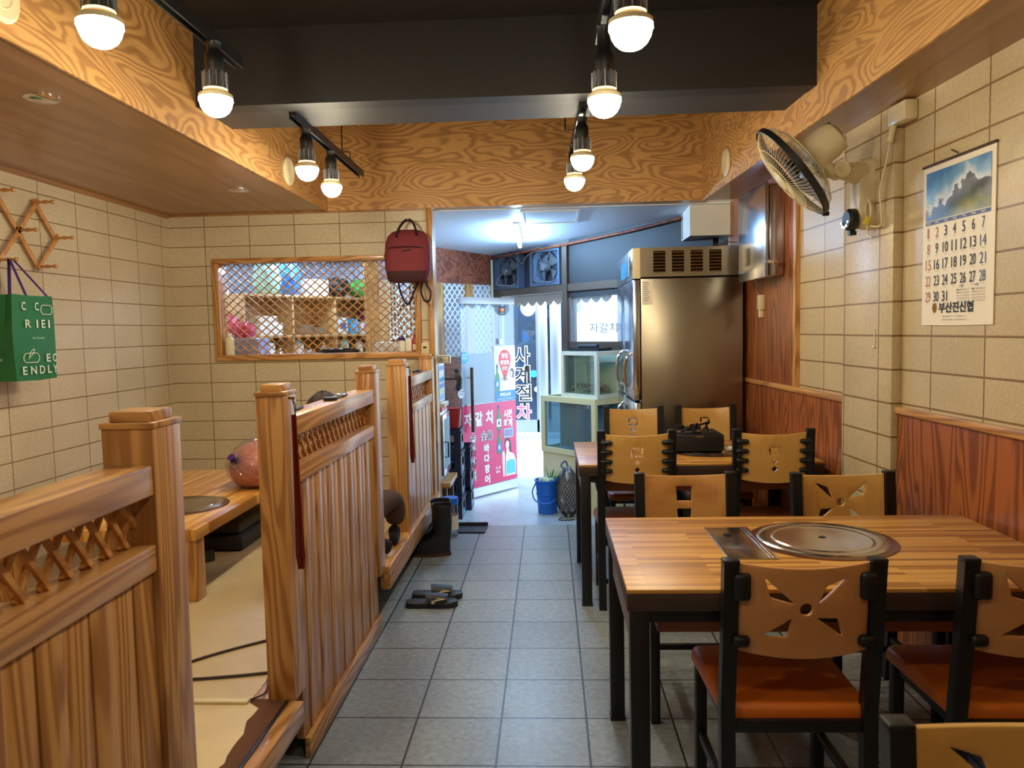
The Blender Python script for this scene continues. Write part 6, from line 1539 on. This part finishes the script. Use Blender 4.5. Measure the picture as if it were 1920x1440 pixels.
b.tube([hc+V3((-.022, .084, -.048)), hc+V3((0, .090, -.05)), hc+V3((.022, .084, -.048))], .005, 'ink_red', 6); b.build('head', t)
b = MB(); rs = []
for i in range(11):
    a = -.35+(PI/2+.35)*i/10; ring = []
    for j in range(28):
        q = 2*PI*j/28; k = 1+.05*math.sin(7*q)*math.cos(3*a)+.03*math.sin(13*q+2*a)
        cut = 1.0 if math.sin(q) < .35 else (1.0 if a > .45 else .86)
        ring.append(hc+V3((.092*math.cos(a)*math.cos(q)*k*cut, -.008+.106*math.cos(a)*math.sin(q)*k*cut, .010+.122*math.sin(a)*(1+.04*math.sin(5*q)))))
    rs.append(ring)
b.rings(rs, 'hair'); b.build('hair', t)
for pts in ([(-1.27, 4.12, .60), (-1.24, 4.19, .58)], [(-1.10, 4.16, .62), (-1.12, 4.22, .59)]):
    a0, a1 = V3(pts[0]), V3(pts[1]); d = (a1-a0).normalized(); sd_ = d.cross(V3((0, 0, 1))).normalized()
    nodes = [(tuple(a0), .026), (tuple(a0+d*.05), (.036, .016))]; ed = [(0, 1)]
    for k in range(4):
        off = sd_*(-.027+.018*k); ln = (.035, .042, .04, .03)[k]; i0 = len(nodes)
        nodes += [(tuple(a0+d*.075+off), .009), (tuple(a0+d*(.075+ln*.6)+off*1.05+V3((0, 0, -.004))), .0085), (tuple(a0+d*(.075+ln)+off*1.05+V3((0, 0, -.018))), .007)]
        ed += [(1, i0), (i0, i0+1), (i0+1, i0+2)]
    i0 = len(nodes); nodes += [(tuple(a0+d*.03+sd_*.036), .010), (tuple(a0+d*.06+sd_*.048+V3((0, 0, -.008))), .008)]; ed += [(0, i0), (i0, i0+1)]
    skin_mesh('hand', nodes, ed, 'skin', t, 1)
# person across the street inside the glass
t = thing('person', 'person in a grey shirt and dark trousers standing behind the shop window across the street', 'person', (-.42, 12.7, -.14))
sx_ = -.30
P = [((sx_, 12.8, .78), (.12, .09)), ((sx_, 12.8, 1.0), (.12, .09)), ((sx_, 12.8, 1.22), (.16, .09)), ((sx_, 12.8, 1.36), .055), ((sx_-.20, 12.8, 1.24), .05), ((sx_-.23, 12.8, 1.0), .04), ((sx_-.2, 12.72, .78), .035), ((sx_+.20, 12.8, 1.24), .05), ((sx_+.23, 12.8, 1.0), .04), ((sx_+.2, 12.72, .78), .035)]
skin_mesh('shirt', P, [(0, 1), (1, 2), (2, 3), (2, 4), (4, 5), (5, 6), (2, 7), (7, 8), (8, 9)], 'ink_grey', t)
skin_mesh('trousers', [((sx_, 12.8, .80), .11), ((sx_-.08, 12.8, .62), .085), ((sx_-.09, 12.8, .3), .06), ((sx_-.09, 12.8, -.08), .045), ((sx_+.08, 12.8, .62), .085), ((sx_+.09, 12.8, .3), .06), ((sx_+.09, 12.8, -.08), .045)], [(0, 1), (1, 2), (2, 3), (0, 4), (4, 5), (5, 6)], 'charcoal', t)
b = MB(); b.ball((sx_, 12.8, 1.48), (.075, .09, .11), 'skin', 16); b.build('head', t); b = MB(); b.ball((sx_, 12.81, 1.51), (.085, .10, .10), 'hair', 16); b.build('hair', t)
